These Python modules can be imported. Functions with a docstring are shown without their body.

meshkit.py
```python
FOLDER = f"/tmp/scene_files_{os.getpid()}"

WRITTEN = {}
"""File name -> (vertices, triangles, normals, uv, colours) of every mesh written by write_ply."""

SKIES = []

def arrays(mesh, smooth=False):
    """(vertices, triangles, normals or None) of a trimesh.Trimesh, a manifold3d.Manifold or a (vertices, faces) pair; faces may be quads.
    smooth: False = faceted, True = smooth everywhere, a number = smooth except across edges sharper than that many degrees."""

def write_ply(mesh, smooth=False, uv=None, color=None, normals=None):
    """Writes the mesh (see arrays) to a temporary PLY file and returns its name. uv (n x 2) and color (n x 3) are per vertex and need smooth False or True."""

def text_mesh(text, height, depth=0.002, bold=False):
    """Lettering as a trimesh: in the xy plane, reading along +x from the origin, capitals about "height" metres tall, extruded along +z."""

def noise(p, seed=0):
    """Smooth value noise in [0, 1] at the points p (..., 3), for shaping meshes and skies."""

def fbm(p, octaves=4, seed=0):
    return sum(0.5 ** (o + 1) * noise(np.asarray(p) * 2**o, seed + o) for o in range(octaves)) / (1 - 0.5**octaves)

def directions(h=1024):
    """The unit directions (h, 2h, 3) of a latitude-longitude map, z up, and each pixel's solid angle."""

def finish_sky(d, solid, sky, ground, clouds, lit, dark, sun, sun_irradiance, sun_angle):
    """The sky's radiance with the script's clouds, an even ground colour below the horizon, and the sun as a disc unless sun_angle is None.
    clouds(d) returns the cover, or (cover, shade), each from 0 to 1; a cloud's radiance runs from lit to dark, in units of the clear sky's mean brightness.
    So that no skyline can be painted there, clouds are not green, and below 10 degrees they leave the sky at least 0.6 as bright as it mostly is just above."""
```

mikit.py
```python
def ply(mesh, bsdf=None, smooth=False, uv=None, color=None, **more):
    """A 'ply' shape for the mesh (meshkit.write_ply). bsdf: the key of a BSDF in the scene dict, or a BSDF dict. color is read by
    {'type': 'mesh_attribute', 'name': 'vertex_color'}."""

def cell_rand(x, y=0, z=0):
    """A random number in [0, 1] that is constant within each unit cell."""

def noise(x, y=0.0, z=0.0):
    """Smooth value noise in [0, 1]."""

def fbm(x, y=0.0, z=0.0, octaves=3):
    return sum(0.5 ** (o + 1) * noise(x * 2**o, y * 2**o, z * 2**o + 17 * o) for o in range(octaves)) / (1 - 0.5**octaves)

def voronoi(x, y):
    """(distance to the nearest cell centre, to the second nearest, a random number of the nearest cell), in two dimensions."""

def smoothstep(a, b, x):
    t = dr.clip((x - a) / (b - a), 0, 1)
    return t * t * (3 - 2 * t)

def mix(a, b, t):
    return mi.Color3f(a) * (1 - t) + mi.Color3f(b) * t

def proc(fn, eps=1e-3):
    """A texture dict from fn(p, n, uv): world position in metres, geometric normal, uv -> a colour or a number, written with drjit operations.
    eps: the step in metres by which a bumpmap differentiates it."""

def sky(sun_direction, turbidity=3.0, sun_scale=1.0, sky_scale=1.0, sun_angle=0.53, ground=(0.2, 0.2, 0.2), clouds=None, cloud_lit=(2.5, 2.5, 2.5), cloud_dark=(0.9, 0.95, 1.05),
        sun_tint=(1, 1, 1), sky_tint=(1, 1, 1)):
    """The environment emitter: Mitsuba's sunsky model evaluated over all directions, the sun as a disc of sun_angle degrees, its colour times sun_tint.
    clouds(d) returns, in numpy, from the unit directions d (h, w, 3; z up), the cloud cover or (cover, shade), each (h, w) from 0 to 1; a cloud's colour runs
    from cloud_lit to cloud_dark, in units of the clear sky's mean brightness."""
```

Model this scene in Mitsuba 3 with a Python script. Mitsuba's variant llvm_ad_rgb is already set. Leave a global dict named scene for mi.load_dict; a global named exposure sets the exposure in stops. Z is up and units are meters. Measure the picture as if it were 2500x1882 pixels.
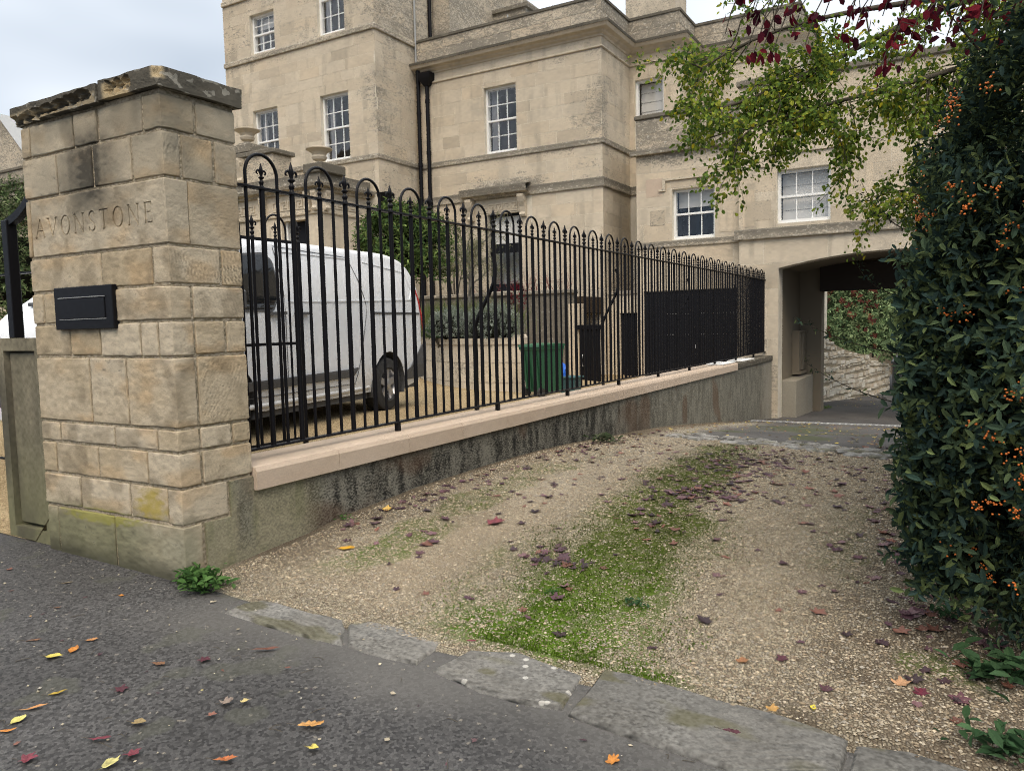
import math
import numpy as np, trimesh, manifold3d as m3d, shapely
from shapely.geometry import Polygon, box as sbox, LineString
from shapely import affinity
from shapely.ops import unary_union
import drjit as dr, mitsuba as mi, mikit, meshkit
from mikit import noise, fbm, voronoi, cell_rand, smoothstep, mix, proc

scene, labels = {"type": "scene"}, {}
# ---------------------------------------------------------------- camera, sky, exposure
RIGHT = np.array([0.86455, 0.50205, -0.02222]); DOWN = np.array([0.02051, -0.07944, -0.99663]); FWD = np.array([-0.50213, 0.86118, -0.07898])
M = np.eye(4); M[:3, 0], M[:3, 1], M[:3, 2], M[:3, 3] = -RIGHT, -DOWN, FWD, (0, 0, 1.35)
scene["camera"] = {"type": "perspective", "fov": 2 * math.degrees(math.atan(1250 / 1868.8)), "fov_axis": "x",
                   "to_world": mi.ScalarTransform4f(M.tolist()), "near_clip": 0.05, "far_clip": 600.0}


def clouds(d):
    p = d * np.array([3.0, 3.0, 6.0])
    n = meshkit.fbm(p + 5.0, 4, seed=3)
    el = np.clip(d[..., 2], 0, 1)
    shade = np.clip(1.0 - 0.95 * el + 0.65 * (n - 0.5), 0, 1)      # overcast: brighter towards the zenith
    return np.ones(d.shape[:2]), shade


scene["sky"] = mikit.sky((0.42, -0.68, 1.0), turbidity=4, sun_scale=0.26, sun_angle=40, clouds=clouds,
                         cloud_lit=(2.62, 2.65, 2.68), cloud_dark=(0.41, 0.54, 0.71), sun_tint=(0.98, 1.0, 1.05), ground=(0.2, 0.19, 0.17))
exposure = 2.85

# ---------------------------------------------------------------- materials
def rgb(r, g, b): return {"type": "rgb", "value": [r, g, b]}
def mat(key, d): scene[key] = d
def diffuse(key, col): mat(key, {"type": "twosided", "bsdf": {"type": "diffuse", "reflectance": col}})
def principled(key, col, rough=0.5, **k):
    mat(key, {"type": "twosided", "bsdf": {"type": "principled", "base_color": col, "roughness": rough, **k}})
def bumped(key, inner, fn, scale, eps=1e-3):
    mat(key, {"type": "twosided", "bsdf": {"type": "bumpmap", "arbitrary": {**proc(fn, eps), }, "scale": scale, "bsdf": inner}})


def ashlar_c(p, n, uv):
    t, w = uv.x, uv.y
    f1 = fbm(p.x * 1.3 + t * 40, p.y * 1.3, p.z * 1.7, 3)
    f2 = fbm(p.x * 11 + t * 90, p.y * 11, p.z * 16, 3)
    sp = fbm(p.x * 34, p.y * 34, p.z * 34, 2)
    c = mix((0.520, 0.448, 0.342), (0.560, 0.500, 0.400), t)
    c = mix(c, (0.510, 0.410, 0.285), smoothstep(0.80, 0.95, t) * 0.45)
    c = mix(c, (0.375, 0.335, 0.270), smoothstep(0.12, 0.03, t) * 0.35)
    streak = smoothstep(0.52, 0.75, fbm(p.x * 5 + 3, p.y * 5, p.z * 0.55, 3)) * smoothstep(0.3, 0.6, f1)
    c = mix(c, (0.26, 0.235, 0.185), streak * 0.45)
    c = mix(c, (0.600, 0.560, 0.470), dr.select(t > 1.5, 1.0, 0.0))
    c = c * (0.74 + 0.30 * f1 + 0.26 * f2)
    lich = smoothstep(0.60 - 0.72 * w, 0.92 - 0.66 * w, 0.50 * sp + 0.40 * f2 + 0.40 * (f1 - 0.5)) * smoothstep(0.02, 0.2, w)
    c = mix(c, mix((0.205, 0.190, 0.160), (0.085, 0.080, 0.068), smoothstep(0.55, 1.0, w)), lich * 0.92)
    pale = smoothstep(0.66, 0.74, fbm(p.x * 22 + 7, p.y * 22, p.z * 22, 2)) * smoothstep(0.25, 0.5, w) * smoothstep(1.0, 0.6, w)
    c = mix(c, (0.56, 0.53, 0.46), pale * 0.7)
    blotch = smoothstep(0.56, 0.72, fbm(p.x * 2.3 + 11, p.y * 2.3, p.z * 1.5, 3)) * 0.28
    return mix(c, (0.30, 0.275, 0.225), blotch)
diffuse("ashlar", proc(ashlar_c))

XP, YP = -3.56, 2.585                                   # front right arris of the gate pillar


def pillar_c(p, n, uv):
    t, w = uv.x, uv.y
    f1 = fbm(p.x * 5 + t * 50, p.y * 5, p.z * 5, 3)
    f2 = fbm(p.x * 26, p.y * 26, p.z * 40 + t * 9, 3)
    sp = noise(p.x * 160, p.y * 160, p.z * 160)
    c = mix((0.385, 0.318, 0.218), (0.475, 0.415, 0.315), smoothstep(0.2, 0.8, t * 0.6 + f1 * 0.5))
    c = mix(c, (0.43, 0.30, 0.165), smoothstep(0.50, 0.72, fbm(p.x * 4 + t * 31 + 3, p.y * 4, p.z * 6, 3)) * 0.5)
    c = mix(c, (0.20, 0.165, 0.115), smoothstep(0.50, 0.72, fbm(p.x * 7 + t * 17 + 5, p.y * 7, p.z * 4, 3)) * 0.55)
    c = c * (0.55 + 0.62 * f2 + 0.24 * sp)
    hs = smoothstep(1.5, 2.5, p.z) * 0.62                 # upper courses are greyer with age
    c = mix(c, mix((0.300, 0.275, 0.215), (0.19, 0.175, 0.135), f2), dr.clip(hs * smoothstep(0.25, 0.6, f1 + 0.25 * (f2 - 0.5)) * (0.6 + 0.5 * f2), 0, 0.85))
    st = fbm(p.x * 9 + p.y * 9, 1.0, p.z * 1.1, 3)
    run = dr.exp(-dr.square((p.x + 4.20 + 0.14 * (f1 - 0.5)) / 0.23)) * smoothstep(1.86, 2.25, p.z + 0.12 * (f1 - 0.5)) * smoothstep(2.56, 2.36, p.z) * smoothstep(2.70, 2.60, p.y)
    c = mix(c, (0.055, 0.052, 0.045), dr.clip(run * (0.35 + 1.3 * st) * (0.60 + 0.9 * f2), 0, 0.93))
    run2 = smoothstep(0.12, 0.02, abs(p.x + 4.42)) * smoothstep(2.1, 2.25, p.z) * smoothstep(2.42, 2.36, p.z)
    c = mix(c, (0.07, 0.065, 0.055), dr.clip(run2 * st * 0.9, 0, 0.6))
    soot = smoothstep(0.46, 0.68, fbm(p.x * 3 + 2, p.y * 3, p.z * 2.4, 3)) * smoothstep(1.7, 2.3, p.z)
    c = mix(c, (0.125, 0.118, 0.095), soot * (0.35 + 0.5 * f2) * 0.8)
    alg = smoothstep(0.42, 0.22, p.z + 0.10 * (f1 - 0.5)) * smoothstep(2.75, 2.62, p.y)
    c = mix(c, mix((0.16, 0.165, 0.10), (0.27, 0.26, 0.19), smoothstep(-4.3, -3.6, p.x)) * (0.6 + 0.8 * f2), alg * 0.85)
    dk = smoothstep(0.17, 0.0, p.z + 0.02 * p.x + 0.07 + 0.10 * (f1 - 0.5)) * smoothstep(2.62, 2.59, p.y)
    c = mix(c, (0.05, 0.05, 0.038), dk * 0.8)
    dx, dz = (p.x + 3.845) / 0.15, (p.z - 0.405) / 0.10
    mos = smoothstep(1.3, 0.0, dx * dx + dz * dz + 2.2 * (f2 - 0.5) + 1.2 * (f1 - 0.5)) * 0.8 * smoothstep(2.60, 2.588, p.y)
    c = mix(c, (0.36, 0.285, 0.045), mos * 0.85)
    dx, dz = (p.x + 4.30) / 0.42, (p.z - 0.29) / 0.05
    c = mix(c, (0.26, 0.25, 0.06), smoothstep(1.1, 0.3, dx * dx + dz * dz + 1.5 * (f2 - 0.5)) * 0.7)
    cap = dr.select((p.z > 2.597) & (w > 0.85), 1.0, 0.0)
    br1 = smoothstep(0.13, 0.09, abs(p.x + 3.885 + 0.05 * (f1 - 0.5))) * smoothstep(2.60, 2.585, p.y) * smoothstep(2.695, 2.675, p.z)
    br2 = smoothstep(0.06, 0.03, dr.sqrt((p.x + 3.53) ** 2 + (p.y - 2.555) ** 2)) * smoothstep(2.63, 2.65, p.z)
    br3 = smoothstep(-4.03, -4.06, p.x) * smoothstep(2.588, 2.575, p.y) * smoothstep(2.668, 2.64, p.z + 0.03 * (f1 - 0.5)) * 0.7
    fresh = dr.clip(br1 + br2 + br3, 0, 1) * cap
    lich = (1 - fresh) * smoothstep(0.70 - 0.6 * w, 0.88 - 0.6 * w, 0.5 * f2 + 0.35 * f1 + 0.2 * sp) * smoothstep(0.02, 0.1, w)
    c = mix(c, (0.42, 0.335, 0.20) , fresh * (0.5 + 0.4 * f2))
    c = mix(c, mix((0.10, 0.097, 0.085), (0.075, 0.072, 0.062), w), lich * 0.9)
    pal = smoothstep(0.64, 0.70, fbm(p.x * 30 + 9, p.y * 30, p.z * 30, 2)) * smoothstep(0.5, 0.8, w)
    return mix(c, (0.30, 0.29, 0.25), pal * 0.7)
def pillar_b(p, n, uv):
    t = uv.x
    tool = dr.sin((p.x + p.y) * (230 + 110 * t) + p.z * (420 * (cell_rand(t * 977) - 0.5)) + 9 * noise(p.x * 7, p.y * 7, p.z * 7)) * smoothstep(0.55, 0.62, cell_rand(t * 1511 + 3)) * noise(p.x * 12, p.y * 12, p.z * 12)
    return fbm(p.x * 60, p.y * 60, p.z * 60, 3) * 0.004 + tool * 0.0005 + noise(p.x * 17, p.y * 17, p.z * 17) * 0.003
bumped("pillar_stone", {"type": "diffuse", "reflectance": proc(pillar_c)}, pillar_b, 1.0)


def mortar_c(p, n, uv):
    f = fbm(p.x * 70, p.y * 70, p.z * 70, 2)
    return mix((0.26, 0.220, 0.155), (0.44, 0.38, 0.285), smoothstep(0.3, 0.7, f)) * (0.75 + 0.35 * noise(p.x * 6, p.y * 6, p.z * 6))
def mortar_b(p, n, uv): return fbm(p.x * 90, p.y * 90, p.z * 90, 2) * 0.012
bumped("mortar", {"type": "diffuse", "reflectance": proc(mortar_c)}, mortar_b, 1.0)


def render_c(p, n, uv):
    sp = fbm(p.x * 95, p.y * 95, p.z * 95, 2)
    st = fbm(p.x * 3, p.y * 6, p.z * 1.2, 3)
    st2 = fbm(p.x * 9 + 4, p.y * 16, p.z * 4, 3)
    y = p.y + 0.28 * (st - 0.5)
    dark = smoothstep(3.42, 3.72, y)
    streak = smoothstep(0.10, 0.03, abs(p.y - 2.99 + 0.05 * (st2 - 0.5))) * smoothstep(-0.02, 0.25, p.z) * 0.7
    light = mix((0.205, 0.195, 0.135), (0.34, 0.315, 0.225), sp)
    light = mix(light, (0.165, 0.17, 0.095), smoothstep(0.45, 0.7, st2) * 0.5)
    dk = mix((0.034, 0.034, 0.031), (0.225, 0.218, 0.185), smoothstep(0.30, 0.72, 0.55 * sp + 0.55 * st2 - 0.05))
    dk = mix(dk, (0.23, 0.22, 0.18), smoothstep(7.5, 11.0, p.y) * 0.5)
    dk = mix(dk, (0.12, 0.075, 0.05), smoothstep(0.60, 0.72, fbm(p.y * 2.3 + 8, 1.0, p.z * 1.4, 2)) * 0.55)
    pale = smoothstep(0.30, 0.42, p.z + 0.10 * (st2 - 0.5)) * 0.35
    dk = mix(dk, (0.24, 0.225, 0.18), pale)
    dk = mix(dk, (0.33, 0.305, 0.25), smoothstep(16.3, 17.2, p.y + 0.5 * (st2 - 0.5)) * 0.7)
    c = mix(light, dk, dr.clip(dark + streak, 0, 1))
    return c * (0.72 + 0.5 * sp)
def render_b(p, n, uv): return fbm(p.x * 120, p.y * 120, p.z * 120, 2) * 0.006 + fbm(p.x * 14, p.y * 14, p.z * 14, 2) * 0.008
bumped("rough_render", {"type": "diffuse", "reflectance": proc(render_c)}, render_b, 1.0)


def asphalt_c(p, n, uv):
    a, b, r = voronoi(p.x * 84, p.y * 84)
    f = fbm(p.x * 2.2, p.y * 2.2, 1.0, 3)
    c = mix((0.022, 0.0215, 0.0215), (0.096, 0.094, 0.093), r) * (0.66 + 0.55 * f)
    c = mix(c, (0.020, 0.020, 0.021), smoothstep(0.14, 0.02, b - a) * 0.5)
    c = mix(c, (0.26, 0.23, 0.18), smoothstep(0.990, 0.994, r) * 0.5)
    edge = smoothstep(1.95, 2.4, p.y + 0.3 * (f - 0.5)) * smoothstep(2.7, 2.5, p.y) * smoothstep(-3.6, -3.0, p.x)
    c = mix(c, (0.12, 0.115, 0.105), edge * 0.55)
    ml = smoothstep(0.66, 0.72, fbm(p.x * 5 + 2, p.y * 5, 3.0, 3)) * 0.35
    return mix(c, (0.075, 0.078, 0.055), ml)
def asphalt_b(p, n, uv):
    a, b, r = voronoi(p.x * 84, p.y * 84)
    return smoothstep(0.0, 0.35, b - a) * (0.3 + r) * 0.0022
bumped("asphalt", {"type": "principled", "base_color": proc(asphalt_c), "roughness": 0.62, "specular": 0.4}, asphalt_b, 1.0)


def moss_mask(p):
    f = fbm(p.x * 3.1, p.y * 2.2, 2.0, 3)
    g = fbm(p.x * 17, p.y * 17, 5.0, 2)
    xc = -1.52 - 0.09 * (p.y - 2.7)
    wd = 0.52 - 0.028 * (p.y - 2.7)
    m = smoothstep(1.35, 0.40, abs(p.x - xc) / wd + 1.5 * (f - 0.5)) * smoothstep(2.62, 2.8, p.y) * smoothstep(8.9, 7.9, p.y)
    e = smoothstep(0.55, 0.2, abs(p.x + 3.05 - 0.02 * p.y) / 0.4 + 1.6 * (f - 0.5)) * smoothstep(2.9, 3.4, p.y) * smoothstep(7.5, 5.5, p.y) * 0.75
    e2 = smoothstep(0.62, 0.75, fbm(p.x * 1.8 + 5, p.y * 1.8, 2.0, 3)) * smoothstep(-1.0, -0.3, p.x) * 0.5
    return dr.clip((m + e + e2) * (0.55 + 0.9 * g), 0, 1)
def gravel_c(p, n, uv):
    yard = p.x < XP - 0.2
    s = dr.select(yard, 52.0, 74.0)
    a, b, r = voronoi(p.x * s, p.y * s)
    f = fbm(p.x * 1.4, p.y * 1.4, 1.0, 3)
    g = fbm(p.x * 7, p.y * 7, 4.0, 3)
    c = mix((0.18, 0.150, 0.105), (0.52, 0.465, 0.350), r)
    c = mix(c, (0.30, 0.27, 0.22), smoothstep(0.80, 0.9, cell_rand(r * 5000)) * 0.8)
    c = mix(c, (0.055, 0.044, 0.031), smoothstep(0.24, 0.03, b - a) * 0.9)
    yc = mix((0.27, 0.20, 0.115), (0.52, 0.42, 0.26), r)
    yc = mix(yc, (0.10, 0.075, 0.045), smoothstep(0.20, 0.03, b - a) * 0.8)
    # fine pale dust in the left wheel track, dark humus along the wall and the hedge
    dust = smoothstep(0.55, 0.1, abs(p.x + 2.62 + 0.03 * (p.y - 4) + 0.25 * (g - 0.5))) * smoothstep(2.6, 3.2, p.y)
    c = mix(c, mix((0.37, 0.30, 0.215), (0.42, 0.385, 0.32), smoothstep(4.0, 5.5, p.y)), dust * (0.15 + 0.6 * g) * 0.8)
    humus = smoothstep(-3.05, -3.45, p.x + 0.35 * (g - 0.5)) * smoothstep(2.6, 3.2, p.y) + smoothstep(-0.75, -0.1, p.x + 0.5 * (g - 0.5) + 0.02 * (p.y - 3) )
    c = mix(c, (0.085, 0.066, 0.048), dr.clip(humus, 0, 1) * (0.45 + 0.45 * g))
    c = c * (0.74 + 0.42 * f)
    m = moss_mask(p)
    mc = mix((0.070, 0.088, 0.024), (0.078, 0.135, 0.018), smoothstep(4.3, 2.9, p.y + 1.0 * (g - 0.5))) * (0.55 + 0.9 * g)
    c = mix(c, mc, m * smoothstep(1.15, 0.5, r * 0.9 + 0.3 * (1 - m)))
    # tarmac from the setts onwards
    far = smoothstep(8.45, 8.75, p.y + 0.48 * (p.x + 2.3) + 0.3 * (g - 0.5)) * dr.maximum(smoothstep(-3.35, -2.5, p.x + 0.7 * (g - 0.5)), smoothstep(12.5, 14.5, p.y))
    tar = mix((0.060, 0.060, 0.060), (0.125, 0.12, 0.115), f * 0.7 + r * 0.4)
    tar = mix(tar, (0.075, 0.085, 0.045), smoothstep(0.55, 0.7, fbm(p.x * 2 + 3, p.y * 2, 9.0, 3)) * smoothstep(15, 13, p.y) * 0.7)
    return dr.select(yard, yc * (0.78 + 0.35 * f), mix(c, tar, far))
def gravel_b(p, n, uv):
    yard = p.x < XP - 0.2
    s = dr.select(yard, 52.0, 74.0)
    a, b, r = voronoi(p.x * s, p.y * s)
    far = smoothstep(8.45, 8.75, p.y + 0.48 * (p.x + 2.3))
    return smoothstep(0.0, 0.45, b - a) * (0.35 + 0.8 * r) * (1 - 0.85 * far) * 0.008 + fbm(p.x * 22, p.y * 22, 1.0, 2) * 0.014 * (1 - far)
bumped("gravel", {"type": "diffuse", "reflectance": proc(gravel_c)}, gravel_b, 1.0)


def kerb_c(p, n, uv):
    f = fbm(p.x * 7 + uv.x * 30, p.y * 7, p.z * 7, 3)
    sp = fbm(p.x * 85, p.y * 85, p.z * 85, 2)
    c = mix((0.115, 0.113, 0.105), (0.225, 0.220, 0.205), f) * (0.45 + 1.05 * sp) * (0.75 + 0.5 * uv.x)
    a, b, r = voronoi(p.x * 14 + 3, p.y * 14)
    spot = smoothstep(0.24, 0.17, a + 0.07 * sp) * smoothstep(0.80, 0.86, r) * smoothstep(-1.95, -1.8, p.x) * smoothstep(-1.1, -1.3, p.x)
    c = mix(c, (0.50, 0.49, 0.45), spot * 0.8)
    return mix(c, (0.10, 0.095, 0.045), smoothstep(0.60, 0.75, fbm(p.x * 5 + 9, p.y * 9, 3.0, 2)) * 0.55)
def kerb_b(p, n, uv):
    w = (p.x * (0.25 - 0.9 * uv.y) + p.y) * 58 + 2.5 * noise(p.x * 7, p.y * 7, 2.0)
    return dr.sin(w * 1.5) * 0.0060 * smoothstep(0.35, 0.55, noise(p.x * 5 + 2, p.y * 5, 6.0) + 0.1) + fbm(p.x * 60, p.y * 60, p.z * 60, 2) * 0.005
bumped("kerb_stone", {"type": "diffuse", "reflectance": proc(kerb_c)}, kerb_b, 1.0)


def coping_c(p, n, uv):
    f = fbm(p.x * 9, p.y * 5, p.z * 9, 3)
    c = mix((0.465, 0.375, 0.290), (0.52, 0.430, 0.345), f + 0.35 * (uv.x - 0.5)) * (0.93 + 0.14 * noise(p.x * 120, p.y * 120, p.z * 120))
    return mix(c, (0.30, 0.265, 0.215), smoothstep(0.58, 0.78, fbm(p.x * 3, p.y * 2.2 + 4, p.z * 3, 3)) * 0.35)
diffuse("new_stone", proc(coping_c))


def van_c(p, n, uv):
    f = fbm(p.x * 6, p.y * 6, p.z * 9, 3)
    dirt = smoothstep(0.55, 0.1, p.z - 0.32 + 0.25 * (f - 0.5))
    return mix((0.60, 0.62, 0.64), (0.36, 0.33, 0.27), dirt * (0.35 + 0.5 * f))
principled("van_paint", proc(van_c), 0.22, specular=0.5, clearcoat=0.6, clearcoat_gloss=0.9)

# plain materials
principled("black_paint", rgb(0.007, 0.007, 0.009), 0.38, specular=0.16)
principled("black_timber", rgb(0.008, 0.009, 0.013), 0.6, specular=0.15)
principled("white_paint", rgb(0.74, 0.75, 0.74), 0.45)
principled("grey_zinc", rgb(0.30, 0.31, 0.31), 0.5)
mat("window_glass", {"type": "thindielectric", "int_ior": 1.52})
diffuse("room_dark", rgb(0.035, 0.037, 0.042))
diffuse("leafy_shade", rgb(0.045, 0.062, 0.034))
diffuse("linen", rgb(0.62, 0.62, 0.60))
principled("van_glass", rgb(0.008, 0.010, 0.012), 0.05, specular=0.4)
principled("dark_plastic", rgb(0.060, 0.062, 0.066), 0.55)
principled("tyre_rubber", rgb(0.018, 0.018, 0.018), 0.75)
principled("alloy", rgb(0.42, 0.42, 0.43), 0.32, metallic=0.75)
principled("tail_red", rgb(0.35, 0.015, 0.015), 0.2)
principled("green_plastic", rgb(0.022, 0.085, 0.045), 0.5, specular=0.3)
principled("teal_plastic", rgb(0.03, 0.085, 0.095), 0.5)
principled("blue_plastic", rgb(0.03, 0.14, 0.60), 0.3)
principled("board_paint", rgb(0.72, 0.72, 0.70), 0.5)
VC = {"type": "mesh_attribute", "name": "vertex_color"}
mat("leaf", {"type": "principledthin", "base_color": VC, "roughness": 0.45, "diff_trans": 0.7, "spec_trans": 0.0, "eta": 1.4})
mat("glossy_leaf", {"type": "principledthin", "base_color": VC, "roughness": 0.28, "diff_trans": 0.35, "spec_trans": 0.0, "eta": 1.5})
principled("dead_leaf", VC, 0.55, specular=0.4)
principled("berry", rgb(0.52, 0.135, 0.02), 0.35)
diffuse("bark", rgb(0.085, 0.075, 0.060))
diffuse("dark_bark", rgb(.035, .030, .024))
diffuse("grey_bark", rgb(0.21, 0.195, 0.165))
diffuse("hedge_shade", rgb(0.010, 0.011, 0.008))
principled("pebble", VC, 0.7, specular=0.3)
diffuse("soil", rgb(0.055, 0.042, 0.03))
diffuse("far_render", rgb(0.55, 0.53, 0.49))
diffuse("soot", rgb(0.055, 0.047, 0.042))  # brownish black of the beam across the far opening
diffuse("shaded_stone", rgb(0.215, 0.185, 0.140))  # passage stone, its colour darkened for the shade inside the arch
diffuse("grey_linen", rgb(0.26, 0.27, 0.29))
def mossy_c(p, n, uv):
    f = fbm(p.x * 9, p.y * 9, p.z * 2.2, 3)
    g = fbm(p.x * 40, p.y * 40, p.z * 34, 3)
    c = mix((0.115, 0.108, 0.078), (0.25, 0.225, 0.165), f) * (0.6 + 0.75 * g)
    c = mix(c, (0.16, 0.165, 0.085), smoothstep(0.9, 0.1, p.z) * 0.55 * (0.5 + f))
    return mix(c, (0.07, 0.067, 0.055), smoothstep(0.5, 0.75, fbm(p.x * 5 + 3, p.y * 5, p.z * 1.2, 2)) * 0.7)
diffuse("mossy_stone", proc(mossy_c))

# ---------------------------------------------------------------- mesh helpers
class MB:
    def __init__(s): s.v, s.f, s.c, s.n = [], [], [], 0
    def add(s, v, f, c=None):
        v = np.asarray(v, float); f = np.asarray(f, int)
        if f.shape[1] == 4: f = np.vstack([f[:, [0, 1, 2]], f[:, [0, 2, 3]]])
        s.v.append(v); s.f.append(f + s.n); s.n += len(v)
        c = np.zeros(3) if c is None else np.asarray(c, float)
        s.c.append(np.broadcast_to(c, (len(v), c.shape[-1])))
        return s
    def tm(s, m, c=None): return s.add(m.vertices, m.faces, c)
    def mani(s, m, c=None):
        q = m.to_mesh(); return s.add(q.vert_properties[:, :3], q.tri_verts, c)
    def box(s, x0, x1, y0, y1, z0, z1, c=None):
        v = np.array([[x, y, z] for x in (x0, x1) for y in (y0, y1) for z in (z0, z1)], float)
        return s.add(v, BOXF, c)
    def cbox(s, x0, x1, y0, y1, z0, z1, b=0.004, c=None):
        v, f = chamfer(x0, x1, y0, y1, z0, z1, b); return s.add(v, f, c)
    def tube(s, pts, r, n=8, c=None, cap=True):
        v, f = tube(pts, r, n, cap); return s.add(v, f, c)
    def bar(s, a, b, w, h, up=(0, 0, 1), c=None):
        a, b = np.asarray(a, float), np.asarray(b, float); d = (b - a) / np.linalg.norm(b - a)
        x = np.cross(d, up); x /= np.linalg.norm(x); y = np.cross(x, d)
        v = [q + x * i * w / 2 + y * j * h / 2 for q in (a, b) for i, j in ((-1, -1), (1, -1), (1, 1), (-1, 1))]
        return s.add(v, [[0, 1, 2, 3], [7, 6, 5, 4], [0, 4, 5, 1], [1, 5, 6, 2], [2, 6, 7, 3], [3, 7, 4, 0]], c)
    def lathe(s, prof, n=16, at=(0, 0, 0), c=None):
        p = np.asarray(prof, float); a = np.arange(n) * 2 * np.pi / n
        v = np.stack([p[:, None, 0] * np.cos(a), p[:, None, 0] * np.sin(a), np.repeat(p[:, 1:2], n, 1)], -1).reshape(-1, 3) + np.asarray(at)
        return s.add(v, grid_faces(len(p), n, True), c)
    @property
    def V(s): return np.vstack(s.v)
    @property
    def F(s): return np.vstack(s.f)
    @property
    def C(s): return np.vstack(s.c)


BOXF = np.array([[0, 1, 3, 2], [4, 6, 7, 5], [0, 4, 5, 1], [2, 3, 7, 6], [0, 2, 6, 4], [1, 5, 7, 3]])
def grid_faces(r, n, wrap):
    i, j = np.meshgrid(np.arange(r - 1), np.arange(n if wrap else n - 1), indexing="ij"); k = (j + 1) % n
    return np.stack([i * n + j, i * n + k, (i + 1) * n + k, (i + 1) * n + j], -1).reshape(-1, 4)
def chamfer(x0, x1, y0, y1, z0, z1, b):
    pts = [(x, y, z) for x in (x0 + b, x1 - b) for y in (y0 + b, y1 - b) for z in (z0, z1)] + [(x, y, z) for x in (x0 + b, x1 - b) for y in (y0, y1) for z in (z0 + b, z1 - b)] + [(x, y, z) for x in (x0, x1) for y in (y0 + b, y1 - b) for z in (z0 + b, z1 - b)]
    m = m3d.Manifold.hull_points(np.array(pts)).to_mesh()
    return m.vert_properties[:, :3], m.tri_verts
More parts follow.
